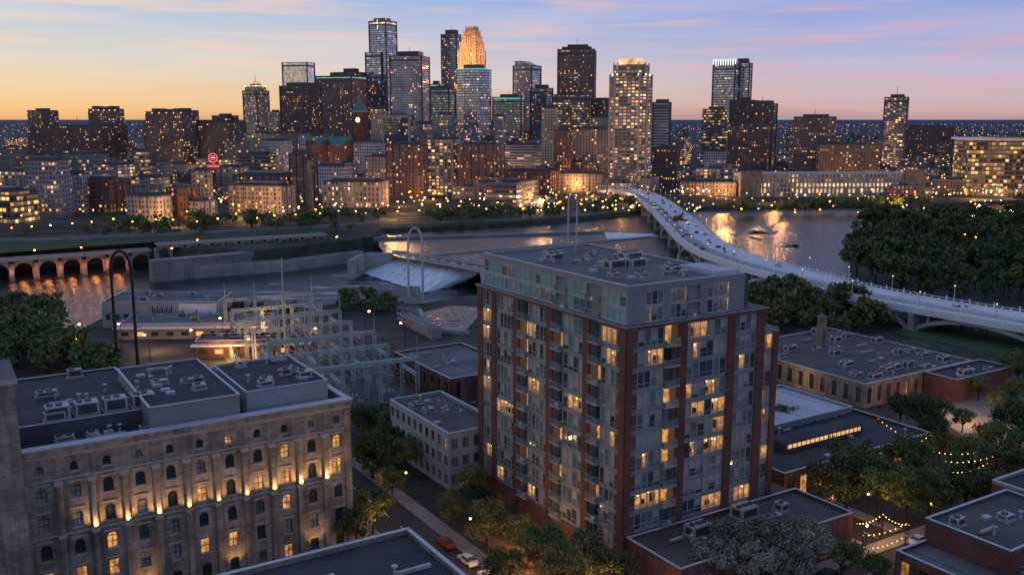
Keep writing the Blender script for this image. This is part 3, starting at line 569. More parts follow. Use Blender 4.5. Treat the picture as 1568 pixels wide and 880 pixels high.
def ids(mb,fr,w,d,zt):
    for i in range(9): a=-w/2+w*i/8; mb.box(fr,a-.3,a+.3,-d/2-.3,-d/2,zt-14,zt+3,'neon_white' if i%4==0 else 'metal_unit')
    mb.box(fr,-w/2-.2,w/2+.2,-d/2-.2,d/2+.2,zt-5,zt-2.5,'crown_warm'); mb.box(fr,-w*.35,w*.3,-d*.3,d*.3,zt,zt+6,'panel')
    for s in(-.45,.42): mb.beam(fr.p(s*w,0,zt),fr.p(s*w,0,zt+9),1.2,'metal_unit',.5)
tower('glass_skyscraper',568,608,34,1750,'f_glass',-28,.9,False,ext=ids); tower('glass_skyscraper',562,600,82,1752,'f_glass',-28,.9,False)
tower('grid_office_tower',600,657,88,1550,'f_lgrey',-12,.8)
def teal(mb,fr,w,d,zt): mb.box(fr,-w/2-.6,w/2+.6,-d/2-.6,d/2+.6,zt-2.0,zt-.6,'neon_teal')
tower('office_tower',657,680,130,1700,'f_teal',-20,.8,ext=teal); tower('office_tower',660,697,137,1500,'f_teal',-20,.8)
tower('dark_skyscraper',677,707,54,1850,'f_dglass',-20,.8)
D=1720; fr,w,d=frameof(702,744,D,-30,.9,140); mb=MB(); z=0
for fr_,vt in ((1.25,130),(1.0,78),(.86,66),(.72,56),(.6,49),(.45,43)):
    zt=ZAT(vt,D); mb.box(fr,-w/2*fr_,w/2*fr_,-d/2*fr_,d/2*fr_,z,zt,'f_deco' if z>50 else 'f_tan',top='stone_trim')
    for i in range(7): a=-w/2*fr_+w*fr_*i/6; mb.box(fr,a-.5,a+.5,-d/2*fr_-.6,-d/2*fr_,max(z,zt-60),zt+2.5,'stone_trim'); a=-d/2*fr_+d*fr_*i/6; mb.box(fr,w/2*fr_,w/2*fr_+.6,a-.5,a+.5,max(z,zt-60),zt+2.5,'stone_trim')
    z=zt
mb.build('art_deco_skyscraper')
for vt,e in ((122,16000),(100,20000),(80,18000),(66,10000),(52,7000)):
    zt=ZAT(vt,D)
    for aa in (-.55,0,.55): q=fr.p(aa*w,-d*.5-14,zt-4); plight(q,e,2,(1,.38,.11))
    q=fr.p(w*.5+14,0,zt-4); plight(q,e,2,(1,.38,.11))
def octp(w,d,c): return [(-w/2+c,-d/2),(w/2-c,-d/2),(w/2,-d/2+c),(w/2,d/2-c),(w/2-c,d/2),(-w/2+c,d/2),(-w/2,d/2-c),(-w/2,-d/2+c)]
def octtower(name,u0,u1,vt,D,m,c=.2,ang=-20,r=.9,ext=None):
    zt=ZAT(vt,D); fr,w,d=frameof(u0,u1,D,ang,r,zt*.6); w*=1.08;d*=1.08; mb=MB(); mb.prism(fr,octp(w,d,c*min(w,d)),0,zt,m,'roof_dark'); mb.prism(fr,octp(w*.6,d*.6,c*min(w,d)*.6),zt,zt+6,'panel_dark')
    if ext: ext(mb,fr,w,d,zt)
    mb.build(name)
octtower('glass_office_tower',700,753,106,1450,'f_glass',.3,-10,.9,ext=lambda mb,fr,w,d,zt: mb.prism(fr,octp(w+1,d+1,.3*min(w,d)),zt-1.6,zt,'neon_teal'))
tower('glass_office_tower',755,803,150,1450,'f_teal',-10,.7,ext=teal); tower('dark_glass_tower',786,828,102,1700,'f_glass',-30,.9,False,ext=lambda mb,fr,w,d,zt: mb.prism(fr,[(-w*.45,-d*.45),(w*.45,-d*.45),(w*.45,d*.45),(-w*.45,d*.45)],zt,zt+9,'f_dglass',None,[(-w*.45,-d*.45),(-w*.1,-d*.45),(-w*.1,d*.45),(-w*.45,d*.45)]))
tower('dark_glass_tower',812,846,136,1600,'f_dglass',-30,.9); tower('office_block',757,775,178,1300,'f_grey')
tower('brown_office_skyscraper',853,913,78,1550,'f_brown',-8,.8,ext=lambda mb,fr,w,d,zt: mb.box(fr,-w*.4,w*.4,-d*.4,d*.4,zt,zt+5,'panel_dark'))
tower('office_block',845,906,146,1500,'f_office',-8,.8); tower('beige_tower',903,932,180,1250,'f_tan'); tower('office_block',905,938,155,1500,'f_dbrown')
D=1000; zt=ZAT(118,D); fr,w,d=frameof(932,998,D,-20,.85,zt*.6); w*=1.08; d*=1.08; mb=MB(); c=.18*w
mb.prism(fr,octp(w,d,c),0,zt,'f_condo','roof_grey'); z2=ZAT(100,D); mb.prism(fr,octp(w*.84,d*.84,c*.84),zt,z2,'f_condo','roof_grey'); z3=ZAT(91,D); mb.prism(fr,octp(w*.6,d*.6,c*.6),z2,z3,'crown_warm','roof_grey')
for i in range(8):
    q=octp(w,d,c)[i]; mb.box(fr,q[0]-.9,q[0]+.9,q[1]-.9,q[1]+.9,0,zt+2.5,'stone_trim'); q=octp(w*.84,d*.84,c*.84)[i]; mb.box(fr,q[0]-.6,q[0]+.6,q[1]-.6,q[1]+.6,zt,z2+2,'stone_trim'); mb.blob(fr.p(q[0]*1.05,q[1]*1.05,zt+2),.9,'far_white')
for k in range(1,36):
    z=k*3.2
    if z<zt-2: mb.box(fr,-w*.22,w*.22,-d/2-1.2,-d/2,z-.15,z+.9,'concrete',bot=True); mb.box(fr,w/2,w/2+1.2,-d*.2,d*.2,z-.15,z+.9,'concrete',bot=True)
mb.box(fr,-w*.7,w*.7,-d*.7,d*.7,0,14,'f_tan',top='roof_grey'); mb.build('condo_tower')
tower('grey_slab_tower',998,1027,158,1200,'f_stripe',-12,.7)
def crown(mb,fr,w,d,zt):
    for i in range(10): a=-w/2+w*i/9; mb.box(fr,a-.4,a+.4,-d/2-.4,-d/2,zt,zt+9,'neon_white')
    mb.box(fr,-w*.48,w*.48,-d*.48,d*.48,zt,zt+6,'f_glass')
tower('blue_glass_skyscraper',1089,1130,101,1500,'f_glass',-24,.8,False,ext=crown); tower('blue_glass_skyscraper',1120,1150,98,1520,'f_glass',-24,.8)
tower('office_block',1074,1116,168,1400,'f_office',-24,.5); tower('brown_condo_tower',1115,1160,155,1200,'f_dbrown',-25,.9); tower('brown_condo_tower',1140,1190,160,1180,'f_dbrown',-25,.9)
tower('brown_condo_tower',1112,1186,190,1170,'f_dbrown',-25,.8)
tower('brown_slab_tower',1213,1278,180,1150,'f_brown',-12,.5); tower('office_tower',1350,1391,150,1500,'f_condo',-25,.9); tower('office_block',1250,1345,222,1100,'f_brown',-12,.5)
tower('office_block',1360,1455,194,1700,'f_dbrown',-12,.5); tower('glass_bank_building',1470,1640,214,950,'f_gold',-10,.5,ext=lambda mb,fr,w,d,zt: mb.box(fr,-w/2-3,w/2+3,-d/2-3,d/2+3,zt,zt+2,'white_paint',bot=True))
tower('dark_glass_tower',588,634,178,1250,'f_dglass',-10,.7,ext=lambda mb,fr,w,d,zt:[mb.box(fr,s*w/2-1.5,s*w/2+1.5,-d/2-1,-d/2,0,zt+1.5,'stone_trim') for s in(-1,1)]+[mb.box(fr,-w/2,w/2,-d/2-1,-d/2-.01,zt-2,zt+1.5,'stone_trim')])
tower('grey_office_tower',569,592,168,1350,'f_tan',-20,.8); tower('office_block',632,664,190,1300,'f_tan'); tower('office_block',664,700,176,1350,'f_teal')
tower('office_block',538,590,218,1150,'f_lgrey',-14,.7); tower('office_block',380,445,205,1250,'f_teal',-15,.6); tower('office_block',770,838,222,1200,'f_stripe',-10,.6)
tower('beige_tower',829,854,166,1150,'f_tan',-14,.8); tower('brick_condo_tower',848,876,200,1050,'f_red'); tower('beige_tower',872,932,198,1080,'f_tan',-12,.5)
D=1150; mb=MB(); fr=Fr(XAT(513,D,20),D+20,math.radians(-20)); zt=ZAT(222,D); mb.box(fr,-30,30,-20,20,0,zt,'f_red',top='copper_roof')
for q in ((-28,-18),(28,-18),(-5,-19)): mb.cyl(fr,*q,4.5,0,zt+5,'redbrick',10); mb.cyl(fr,*q,5.2,zt+5,zt+15,'copper_roof',10,.2)
mb.prism(fr,[(-30,-20),(30,-20),(30,20),(-30,20)],zt,zt+9,'copper_roof',None,[(-22,-3),(22,-3),(22,3),(-22,3)]); mb.build('city_hall')
fr=Fr(XAT(553,D,50),D,math.radians(-20)); mb=MB(); zt=ZAT(172,D); mb.box(fr,-7,7,-7,7,0,zt,'redbrick'); mb.box(fr,-7.6,7.6,-7.6,7.6,zt,zt+1.5,'stone_trim',bot=True)
mb.prism(fr,[(-7,-7),(7,-7),(7,7),(-7,7)],zt+1.5,ZAT(150,D),'green_copper',None,[(-.3,-.3),(.3,-.3),(.3,.3),(-.3,.3)])
n=20; ff=Fr(*fr.p(0,-7.1,0)[:2],math.radians(-20))
mb.face([ff.p(3.0*math.cos(2*math.pi*i/n),0,zt-9+3.0*math.sin(2*math.pi*i/n)) for i in range(n)],'clock'); mb.beam(ff.p(0,-.2,zt-9),ff.p(0,-.2,zt-6.6),.5,'frame'); mb.beam(ff.p(0,-.2,zt-9),ff.p(1.7,-.2,zt-10),.5,'frame')
mb.build('clock_tower')
for (u0,u1,vt,vb,m,nm) in [(-70,52,292,348,'f_gold','glass_theatre'),(45,104,246,338,'f_grey','apartment_building'),(100,136,266,332,'f_lgrey','apartment_building'),(112,198,275,330,'f_red','brick_loft_building'),
 (196,230,232,300,'f_office','office_block'),(204,258,272,342,'f_condo','apartment_building'),(258,300,288,345,'f_red','brick_loft_building'),(284,330,308,346,'f_tan','mill_ruin'),(296,324,262,336,'f_tan','grain_elevator'),
 (352,452,284,332,'f_tan','brick_mill_building'),(362,455,268,315,'f_brown','brick_mill_building'),(444,486,236,318,'f_brown','warehouse_tower'),(497,593,278,322,'f_cream','stone_mill_building'),
 (592,655,222,308,'f_brown','condo_building'),(655,704,214,303,'f_condo','condo_building'),(700,772,222,305,'f_brown','condo_building'),(768,852,262,298,'f_red','brick_loft_building'),(852,930,266,296,'f_tan','brick_loft_building'),
 (998,1042,226,288,'f_dbrown','condo_building'),(1038,1130,278,302,'f_tan','arcade_building'),(1078,1112,232,268,'f_lgrey','office_block'),(100,165,236,300,'f_teal','apartment_building'),(366,430,236,290,'f_office','office_block'),(330,380,256,300,'f_tan','office_block'),
 (478,540,254,300,'f_lgrey','office_block'),(400,448,216,290,'f_grey','office_block'),(560,600,240,300,'f_tan','office_block'),(1190,1250,262,285,'f_brown','office_block'),(196,262,300,350,'f_tan','apartment_building'),(0,60,262,318,'f_condo','apartment_building'),(150,206,252,306,'f_condo','apartment_building')]:
    D=G(0,vb,0)[1]+12; tower(nm,u0,u1,vt,D+25,m,R.choice([-12,-18,-24]),R.uniform(.4,.7),ribs={'f_tan':'tanbrick','f_red':'redbrick','f_cream':'stone_trim','f_brown':'brick_dark','f_condo':'concrete'}.get(m,False))
D=930; fr,w,d=frameof(1128,1400,D,2,.2,15); zt=ZAT(266,D); mb=MB(); mb.box(fr,-w/2,w/2,-d/2,d/2,0,zt,'f_cream',top='roof_grey'); mb.box(fr,-w/2-.6,w/2+.6,-d/2-.6,d/2+.6,zt,zt+1.2,'stone_trim',bot=True)
k=44
for i in range(k+1): a=-w/2+w*i/k; mb.box(fr,a-.6,a+.6,-d/2-.9,-d/2,0,zt-.5,'stone_trim')
for i in range(k):
    a=-w/2+w*(i+.5)/k
    if i>12 or i in (4,5,6):
        mb.box(fr,a-.9,a+.9,-d/2-.1,-d/2-.02,10,13,'win_warm')
        if R.random()<.6: mb.box(fr,a-.9,a+.9,-d/2-.1,-d/2-.02,4,8,'win_warm')
for s in (-1,1): mb.box(fr,s*w*.46-10,s*w*.46+10,-d/2-4,-d/2-1,0,zt+4,'tanbrick',top='roof_grey')
mb.build('post_office_building')
mb=MB(); x,y=G(476,322,0); fr=Fr(x,y,0); mb.cyl(fr,0,0,3.0,0,ZAT(246,y),'tanbrick',14,1.9); mb.build('brick_smokestack')
D=G(0,336,0)[1]; mb=MB(); fr=Fr(XAT(313,D,50),D+20,0); z=ZAT(262,D)
for a in(-4,4): mb.beam(fr.p(a,0,z),fr.p(a,0,z+9),.5,'metal_dark')
for a in (-4,4): mb.beam(fr.p(a,0,z),fr.p(-a,0,z+9),.3,'metal_dark')
n=20; mb.face([fr.p(3.2*math.cos(2*math.pi*i/n),-.5,z+9+3.2*math.sin(2*math.pi*i/n)) for i in range(n)],'frame')
for r_,q in ((3.2,.45),):
    for i in range(n): A=2*math.pi*i/n;B=2*math.pi*(i+1)/n; mb.beam(fr.p(r_*math.cos(A),-.8,z+9+r_*math.sin(A)),fr.p(r_*math.cos(B),-.8,z+9+r_*math.sin(B)),q,'neon_red')
for k in (-1,0,1): mb.box(fr,-1.7,1.7,-.9,-.7,z+8.8+k*1.3,z+9.2+k*1.3,'neon_white' if k==0 else 'neon_red')
mb.box(fr,-5,5,-.6,-.4,z+1.4,z+4.2,'frame')
for k in range(7): mb.box(fr,-4.5+k*1.35,-3.7+k*1.35,-.8,-.65,z+2.0,z+3.5,'neon_red')
mb.build('neon_sign')
fm=['f_brown','f_red','f_tan','f_grey','f_fill','f_condo','f_fill','f_lgrey','f_office','f_dbrown']
for i in range(430):
    y=R.uniform(760,2600)**1.0; x=R.uniform(-.6,.62)*y
    if i>330: y=R.uniform(1000,2300); x=R.uniform(.2,.62)*y
    if y<820 and abs(x-100)<60: continue
    if x>40 and y<900 and x<330: y+=230
    right=x/y>.22; h=R.uniform(7,26) if not right else R.uniform(5,15)
    if y>1300 and -.35<x/y<.2: h=R.uniform(20,60)
    w=R.uniform(16,48); d=R.uniform(14,34); fr=Fr(x,y,math.radians(R.choice([-20,-24,-12,66])))
    mb=MB(); mb.box(fr,-w/2,w/2,-d/2,d/2,0,h,R.choice(fm),top=R.choice(['roof_dark','roof_grey','roof_grey','roof_brown'])); mb.box(fr,-w*.2,w*.1,-d*.2,d*.2,h,h+3,'panel_dark')
    for k in range(2): a=R.uniform(-w*.4,w*.3); mb.box(fr,a,a+3,d*.25,d*.35,h,h+1.6,'metal_unit')
    t=.5; mb.box(fr,-w/2,w/2,-d/2,-d/2+t,h,h+.9,'concrete_dark'); mb.build('city_building')
mb=MB()
for i in range(2800):
    y=math.exp(R.uniform(math.log(1000),math.log(12000))); x=R.uniform(-.62,.62)*y; s=.55+y/3500*.55
    mb.blob((x,y,R.uniform(6,14) if y<3000 else 12),s*R.uniform(.5,1.15),R.choice(['far_warm','far_warm','far_white','far_warm','far_red'] if R.random()<.4 else ['far_warm']))
for i in range(620):
    u=R.uniform(-20,1590); y=R.uniform(715,1150); mb.blob((XAT(u,y,5),y,R.uniform(3,8)),R.uniform(.3,1.0),R.choice(['far_warm','far_warm','far_white']))
# pools of very bright lamps (car parks and junctions)
for (uc,yc,ns) in [(1500,900,26),(1420,980,20),(1340,1100,18),(830,760,18),(370,760,16),(20,720,12),(240,820,14),(1060,900,16),(940,740,12),(640,820,12)]:
    for k in range(ns): y=yc+R.uniform(-40,60); mb.blob((XAT(uc+R.uniform(-34,34),y,8),y,R.uniform(6,10)),R.uniform(.5,1.1),R.choice(['far_warm','far_white','far_warm']))
mb.build('distant_city_lights')
# glow of the street lamps between the downtown blocks
for i in range(44):
    y=R.uniform(690,1250); x=R.uniform(-.52,.55)*y; plight((x,y,9),R.uniform(8000,24000),1.2,(1,.44,.13))
for u,v in [(1480,272),(1550,268),(1420,282),(1500,292),(1330,250),(830,308),(380,318),(250,330)]:
    x,y=G(u,v,8); plight((x,y,10),34000,1.5,(1,.52,.2))
# ------------------------------------------------ street lamps
mb=MB(); mb.cyl(W0,0,0,.12,0,8,'steel_black',8,.07); mb.cyl(W0,0,0,.25,0,.6,'steel_black',8,.15); mb.beam((0,0,8),(1.3,0,8.5),.1,'steel_black'); mb.box(W0,1.0,1.9,-.18,.18,8.4,8.6,'steel_black',bot=True); mb.blob((1.45,0,8.15),.5,'lamp_warm',.3); LAMP=mb.mesh('street_lamp')
mb=MB(); mb.cyl(W0,0,0,.08,0,4.2,'steel_black',8,.06); mb.cyl(W0,0,0,.2,0,.4,'steel_black',8,.1); mb.blob((0,0,4.5),.24,'lamp_white',.3); mb.cyl(W0,0,0,.2,4.8,4.95,'steel_black',8,.05); PLAMP=mb.mesh('post_lamp')
for i in range(34):
    u=-10+i*31; v=374-i*1.45+R.uniform(-4,4)
    if 0<u<1000: x,y=G(u,v-8,0); inst('street_lamp',LAMP,(x,y,0),R.uniform(0,6),R.uniform(.85,1.1))
for i in range(60):
    u=R.uniform(5,1000); v=R.uniform(322,350) - (u>500)*18; x,y=G(u,v,0); inst('street_lamp',LAMP,(x,y,0),R.uniform(0,6),R.uniform(.7,1.1))
for u,v in [(187,522),(130,520),(342,512),(120,548),(560,500),(408,500),(1135,324),(1220,330),(1255,300),(1480,368),(1490,372),(1310,330),(300,530),(620,520),(480,530),(385,545),(230,540),(60,395),(130,390),(260,392),(300,378),(520,372),(1400,305),(1450,300),(1530,310),(1180,318),(1060,318)]: x,y=G(u,v+12); inst('street_lamp',LAMP,(x,y,0),R.uniform(0,6))
for a,b in [(-29,-30),(-29,-8),(-29,14),(-29,36),(-15,2),(-15,24),(-15,-14),(-29,60),(-15,50),(42,-15),(54,-6),(42,10),(54,30),(60,-15),(80,-15),(20,-15.4),(42,40)]: inst('post_lamp',PLAMP,T.p(a,b,.1))
for a,b in [(-25,-20),(-15,8),(-29,30),(46,-4),(50,25),(-10,-8),(48,-14),(-22,-2),(-24,12),(-8,16)]: plight(T.p(a,b,5),900,.25)
for u,v,e in [(1495,625,1800),(1385,690,900),(1470,610,1500),(1310,800,500),(1240,560,700),(1215,575,600),(345,530,4500),(400,545,3000),(410,505,4500),(240,515,2500),(1360,815,350),(1480,712,700),(560,740,500),(800,850,500),(1540,640,1500)]: x,y=G(u,v+5,4); plight((x,y,5),e,.3)
def strings(name,pts,z=5,n=16):
    mb=MB()
    for (p,q) in pts:
        x0,y0=G(*p,z);x1,y1=G(*q,z)
        for (x,y) in((x0,y0),(x1,y1)): mb.beam((x,y,0),(x,y,z+.2),.12,'steel_black')
        prev=None
        for i in range(n+1):
            t=i/n; zz=z-.6*4*t*(1-t); c=(x0+(x1-x0)*t,y0+(y1-y0)*t,zz)
            if prev: mb.beam(prev,c,.02,'steel_black')
            prev=c
            if i%2==0: mb.blob((c[0],c[1],zz-.12),.1,'bulb')
    mb.build(name)
strings('string_lights',[((1312,800),(1352,786)),((1322,818),(1388,800)),((1352,786),(1392,802)),((1330,838),(1388,818))]); strings('string_lights',[((1448,705),(1520,698)),((1460,722),(1512,708)),((1430,690),(1500,690))],9,16)
strings('string_lights',[((1345,640),(1400,672)),((1370,690),(1425,665))],7.2,16)
# ------------------------------------------------ ROAD BRIDGE over river
def cr(pts,n=10):
    out=[]; P_=[pts[0]]+pts+[pts[-1]]
    for i in range(1,len(P_)-2):
        p0,p1,p2,p3=[np.array(q,float) for q in P_[i-1:i+3]]
        for k in range(n):
            t=k/n; out.append(.5*((2*p1)+(-p0+p2)*t+(2*p0-5*p1+4*p2-p3)*t*t+(-p0+3*p1-3*p2+p3)*t**3))
    out.append(np.array(pts[-1],float)); return out
zd=8.0
path=cr([G(u,v,zd) for u,v in [(950,290),(985,299),(1015,318),(1042,342),(1066,364),(1100,385),(1160,405),(1230,424),(1310,445),(1400,462),(1560,489),(1700,512)]],12)
cum=[0]
for i in range(1,len(path)): cum.append(cum[-1]+np.linalg.norm(path[i]-path[i-1]))
Ltot=cum[-1]; Nn=int(Ltot/3); S=[]
for k in range(Nn+1):
    s=Ltot*k/Nn; i=min(len(cum)-2,max(0,np.searchsorted(cum,s)-1)); t=(s-cum[i])/max(1e-6,cum[i+1]-cum[i]); S.append(path[i]*(1-t)+path[i+1]*t)
S=np.array(S); Td=np.gradient(S,axis=0); Td/=np.linalg.norm(Td,axis=1)[:,None]; Nd=np.stack([-Td[:,1],Td[:,0]],1)
mb=MB(); hw=11.0
def rib(o0,o1,za,zb_,m,i0=0,i1=None):
    i1=i1 or len(S)-1
    for i in range(i0,i1):
        def c(k,o,z): q=S[k]+Nd[k]*o; return (q[0],q[1],z)
        mb.face([c(i,o0,zb_),c(i+1,o0,zb_),c(i+1,o1,zb_),c(i,o1,zb_)],m); mb.face([c(i,o0,za),c(i+1,o0,za),c(i+1,o1,za),c(i,o1,za)],m)
        for o in(o0,o1): mb.face([c(i,o,za),c(i+1,o,za),c(i+1,o,zb_),c(i,o,zb_)],m)
rib(-hw,hw,zd-1.4,zd,'deck_white'); rib(-hw-.3,-hw+.3,zd-1.8,zd+.5,'deck_white'); rib(hw-.3,hw+.3,zd-1.8,zd+.5,'deck_white'); rib(-.35,.35,zd+.002,zd+.8,'deck_white'); rib(-hw+2.6,-hw+3.0,zd+.002,zd+.5,'white_paint'); rib(-hw+3.4,-hw+10,zd+.004,zd+.012,'concrete')
rib(-hw-.1,-hw+.1,zd+1.2,zd+1.35,'white_paint'); rib(hw-.1,hw+.1,zd+1.2,zd+1.35,'white_paint')
for i in range(0,len(S)):
    for o in(-hw,hw):
        q=S[i]+Nd[i]*o; h=1.35 if i%3 else 2.2; mb.box(Fr(q[0],q[1],math.atan2(Td[i,1],Td[i,0])),-.18,.18,-.18,.18,zd,zd+h,'white_paint')
        if i%9==4: mb.beam((q[0],q[1],zd),(q[0],q[1],zd+6),.2,'steel_pole'); mb.blob((q[0],q[1],zd+6.2),.2,'far_white')
span=16
for j in range(0,len(S)-span,span):
    for o in (-hw+1,hw-1,0):
        for k in range(span):
            def az_(k): t=k/span; return -2+ (zd-1.6+2)*math.sqrt(max(0,1-(2*t-1)**2))*.98
            p=S[j+k]+Nd[j+k]*o;q=S[j+k+1]+Nd[j+k+1]*o; mb.beam((p[0],p[1],az_(k)-.4),(q[0],q[1],az_(k+1)-.4),1.3,'concrete')
            if k%2==0: mb.beam((p[0],p[1],az_(k)),(p[0],p[1],zd-1.4),.7,'concrete')
    a=math.atan2(Td[j,1],Td[j,0]); mb.box(Fr(*S[j],a),-2,2,-hw-.5,hw+.5,-12,1.0,'concrete'); mb.box(Fr(*S[j],a),-1,1,-hw,hw,1.0,zd-1.4,'concrete')
for i in range(60,150,3):
    q=S[i]+Nd[i]*R.uniform(-8,8); f2=Fr(q[0],q[1],R.uniform(0,3)); mb.box(f2,-R.uniform(.5,2),1.2,-.6,.6,zd+.01,zd+R.uniform(.4,1.4),R.choice(['metal_unit','roof_brown','concrete','car_red','strip_warm' if i%9==0 else 'roof_dark']))
mb.build('road_bridge')
# vehicles
def carmesh(body):
    mb=MB(); prof=[(-2.2,.35),(-2.25,.8),(-2.0,.95),(-1.1,1.0),(-.55,1.42),(.75,1.45),(1.35,1.0),(2.1,.9),(2.25,.6),(2.2,.35)]
    n=len(prof)
    def wy(z): return .88 if z<1.01 else .68
    for i in range(n-1):
        (x0,z0_),(x1,z1_)=prof[i],prof[i+1]
        m='glass_a' if (z0_>1.2)!=(z1_>1.2) else body
        mb.face([(x0,-wy(z0_),z0_),(x1,-wy(z1_),z1_),(x1,wy(z1_),z1_),(x0,wy(z0_),z0_)],m)
    for s in(-1,1):
        mb.face([(x,s*.88,z) for x,z in [(-2.2,.35),(-2.25,.8),(-2.0,.95),(-1.1,1.0),(1.35,1.0),(2.1,.9),(2.25,.6),(2.2,.35)]],body)
        mb.face([(-1.1,s*.88,1.0),(-.55,s*.68,1.42),(.75,s*.68,1.45),(1.35,s*.88,1.0)],'glass_a')
        for x in(-1.35,1.4):
            k=10; c=[(x+.33*math.cos(2*math.pi*i/k),.33+.33*math.sin(2*math.pi*i/k)) for i in range(k)]
            mb.face([(a,s*.92,z) for a,z in c],'tyre')
            for i in range(k): a,b2=c[i],c[(i+1)%k]; mb.face([(a[0],s*.92,a[1]),(b2[0],s*.92,b2[1]),(b2[0],s*.7,b2[1]),(a[0],s*.7,a[1])],'tyre')
        mb.box(W0,-2.27,-2.2,min(s*.8,s*.5),max(s*.8,s*.5),.65,.8,'tail')
    mb.face([(-2.2,-.88,.3),(2.2,-.88,.3),(2.2,.88,.3),(-2.2,.88,.3)],'tyre'); return mb.mesh('parked_car')
CARS=[carmesh(c) for c in('car_white','car_dark','car_red','car_grey')]
for k in range(12):
    for a,rz in ((-26,ANG+math.pi/2),(-19.2,ANG-math.pi/2)):
        if R.random()<.62: inst('parked_car',R.choice(CARS),T.p(a,-40+k*7.2+R.uniform(-.5,.5),.03),rz)
for k in range(14):
    if R.random()<.6: inst('parked_car',R.choice(CARS),T.p(-4+k*8,-18.2,.03),ANG)
for i in (20,34,44,52,60,95,120,140,160,30,70):
    if i<len(S): q=S[i]+Nd[i]*R.choice([-6,5,7]); inst('parked_car',R.choice(CARS),(q[0],q[1],zd+.02),math.atan2(Td[i,1],Td[i,0]))
mb=MB(); i=int(len(S)*.45); q=S[i]; fr=Fr(q[0],q[1],.5); mb.box(fr,-3.5,3.5,-1.6,1.6,zd+.6,zd+1.6,'tyre'); mb.box(fr,-3,2.2,-1.5,1.5,zd+1.6,zd+3.6,'car_red'); mb.box(fr,.8,2.4,-1.2,.2,zd+3.6,zd+4.6,'glass_a')
mb.beam(fr.p(2,0,zd+2.5),fr.p(9,0,zd+16),.5,'car_red'); mb.beam(fr.p(-2,0,zd+3.5),fr.p(9,0,zd+16),.1,'frame'); mb.build('mobile_crane')
# ------------------------------------------------ stone arch bridge
def viaduct(name,p0,p1,zt,zbm,n,wd,m='limestone',lights=()):
    mb=MB(); p0=np.array(p0);p1=np.array(p1); L=np.linalg.norm(p1-p0); d=(p1-p0)/L; fr=Fr(p0[0],p0[1],flip=(tuple(d),(-d[1],d[0]))); w=L/n; pier=w*.2; r=(w-pier)/2
    for i in range(n):
        c=i*w+w/2; spring=max(zbm+1,zt-1.6-r); k=12; pts=[]
        for j in range(k+1): t=math.pi*j/k; pts.append((c-r*math.cos(t),spring+min(r,zt-1.6-spring)*math.sin(t)))
        for b in(0,wd):
            for j in range(k): mb.face([fr.p(pts[j][0],b,pts[j][1]),fr.p(pts[j+1][0],b,pts[j+1][1]),fr.p(pts[j+1][0],b,zt),fr.p(pts[j][0],b,zt)],m)
        for j in range(k): mb.face([fr.p(pts[j][0],0,pts[j][1]),fr.p(pts[j+1][0],0,pts[j+1][1]),fr.p(pts[j+1][0],wd,pts[j+1][1]),fr.p(pts[j][0],wd,pts[j][1])],m)
        mb.box(fr,i*w-pier/2,i*w+pier/2,-.6,wd+.6,zbm-5,zt-2.0,m)
        if i in lights: q=fr.p(c,wd*.4,zt-6); plight(q,1100,.5,(1,.32,.08)); q=fr.p(i*w,-3.0,zt-6); plight(q,420,.5,(1,.32,.08))
    mb.box(fr,0,L,0,wd,zt,zt+.02,'sidewalk')
    for b in(-.3,wd-.2): mb.box(fr,0,L,b,b+.5,zt-.3,zt+1.1,'stone_trim',bot=True)
    mb.build(name)
viaduct('stone_arch_bridge',G(-190,414,-2),G(232,384,-2),-2,-13,11,8,'limestone',(5,6,7,8,9))
viaduct('stone_arch_bridge',G(240,376,2),G(500,360,2),2,-3,13,6,'limestone',(2,6))
def wallseg(name,pts,zt,zb_,th,m='concrete_dark'):
    mb=MB()
    for i in range(len(pts)-1):
        p=np.array(pts[i]);q=np.array(pts[i+1]);L=np.linalg.norm(q-p);d=(q-p)/L; fr=Fr(*p,flip=(tuple(d),(-d[1],d[0]))); mb.box(fr,0,L+.5,0,th,zb_,zt,m,top='concrete',bot=True)
        k=int(L/9)
        for j in range(k): mb.box(fr,j*9,j*9+1.0,-.5,0,zb_,zt-.8,m)
        mb.box(fr,0,L,.3,.4,zt+1,zt+1.08,'steel_galv')
        for j in range(int(L/3)): mb.box(fr,j*3,j*3+.08,.3,.38,zt,zt+1,'steel_galv')
    mb.build(name)
wallseg('lock_wall',[G(232,399,-1),G(400,384,-1),G(560,364,-1),G(592,360,-1)],-1.2,-18,5); wallseg('lock_wall',[G(290,402,-4),G(440,392,-4),G(555,378,-4)],-6.5,-18,3,'concrete')
wallseg('lock_wall',[G(540,418,-9),G(560,402,-7),G(600,388,-2)],-1.8,-18,3,'concrete'); wallseg('river_wall',[G(590,362,-1),G(740,358,-1),G(925,352,-1)],-1.6,-10,2.5)
wallseg('river_wall',[G(600,344,0),G(800,336,0),G(975,322,0)],.4,-8,2); wallseg('retaining_wall',[G(0,372,0),G(250,362,0),G(560,346,0)],1.6,-4,1.5,'concrete_dark')
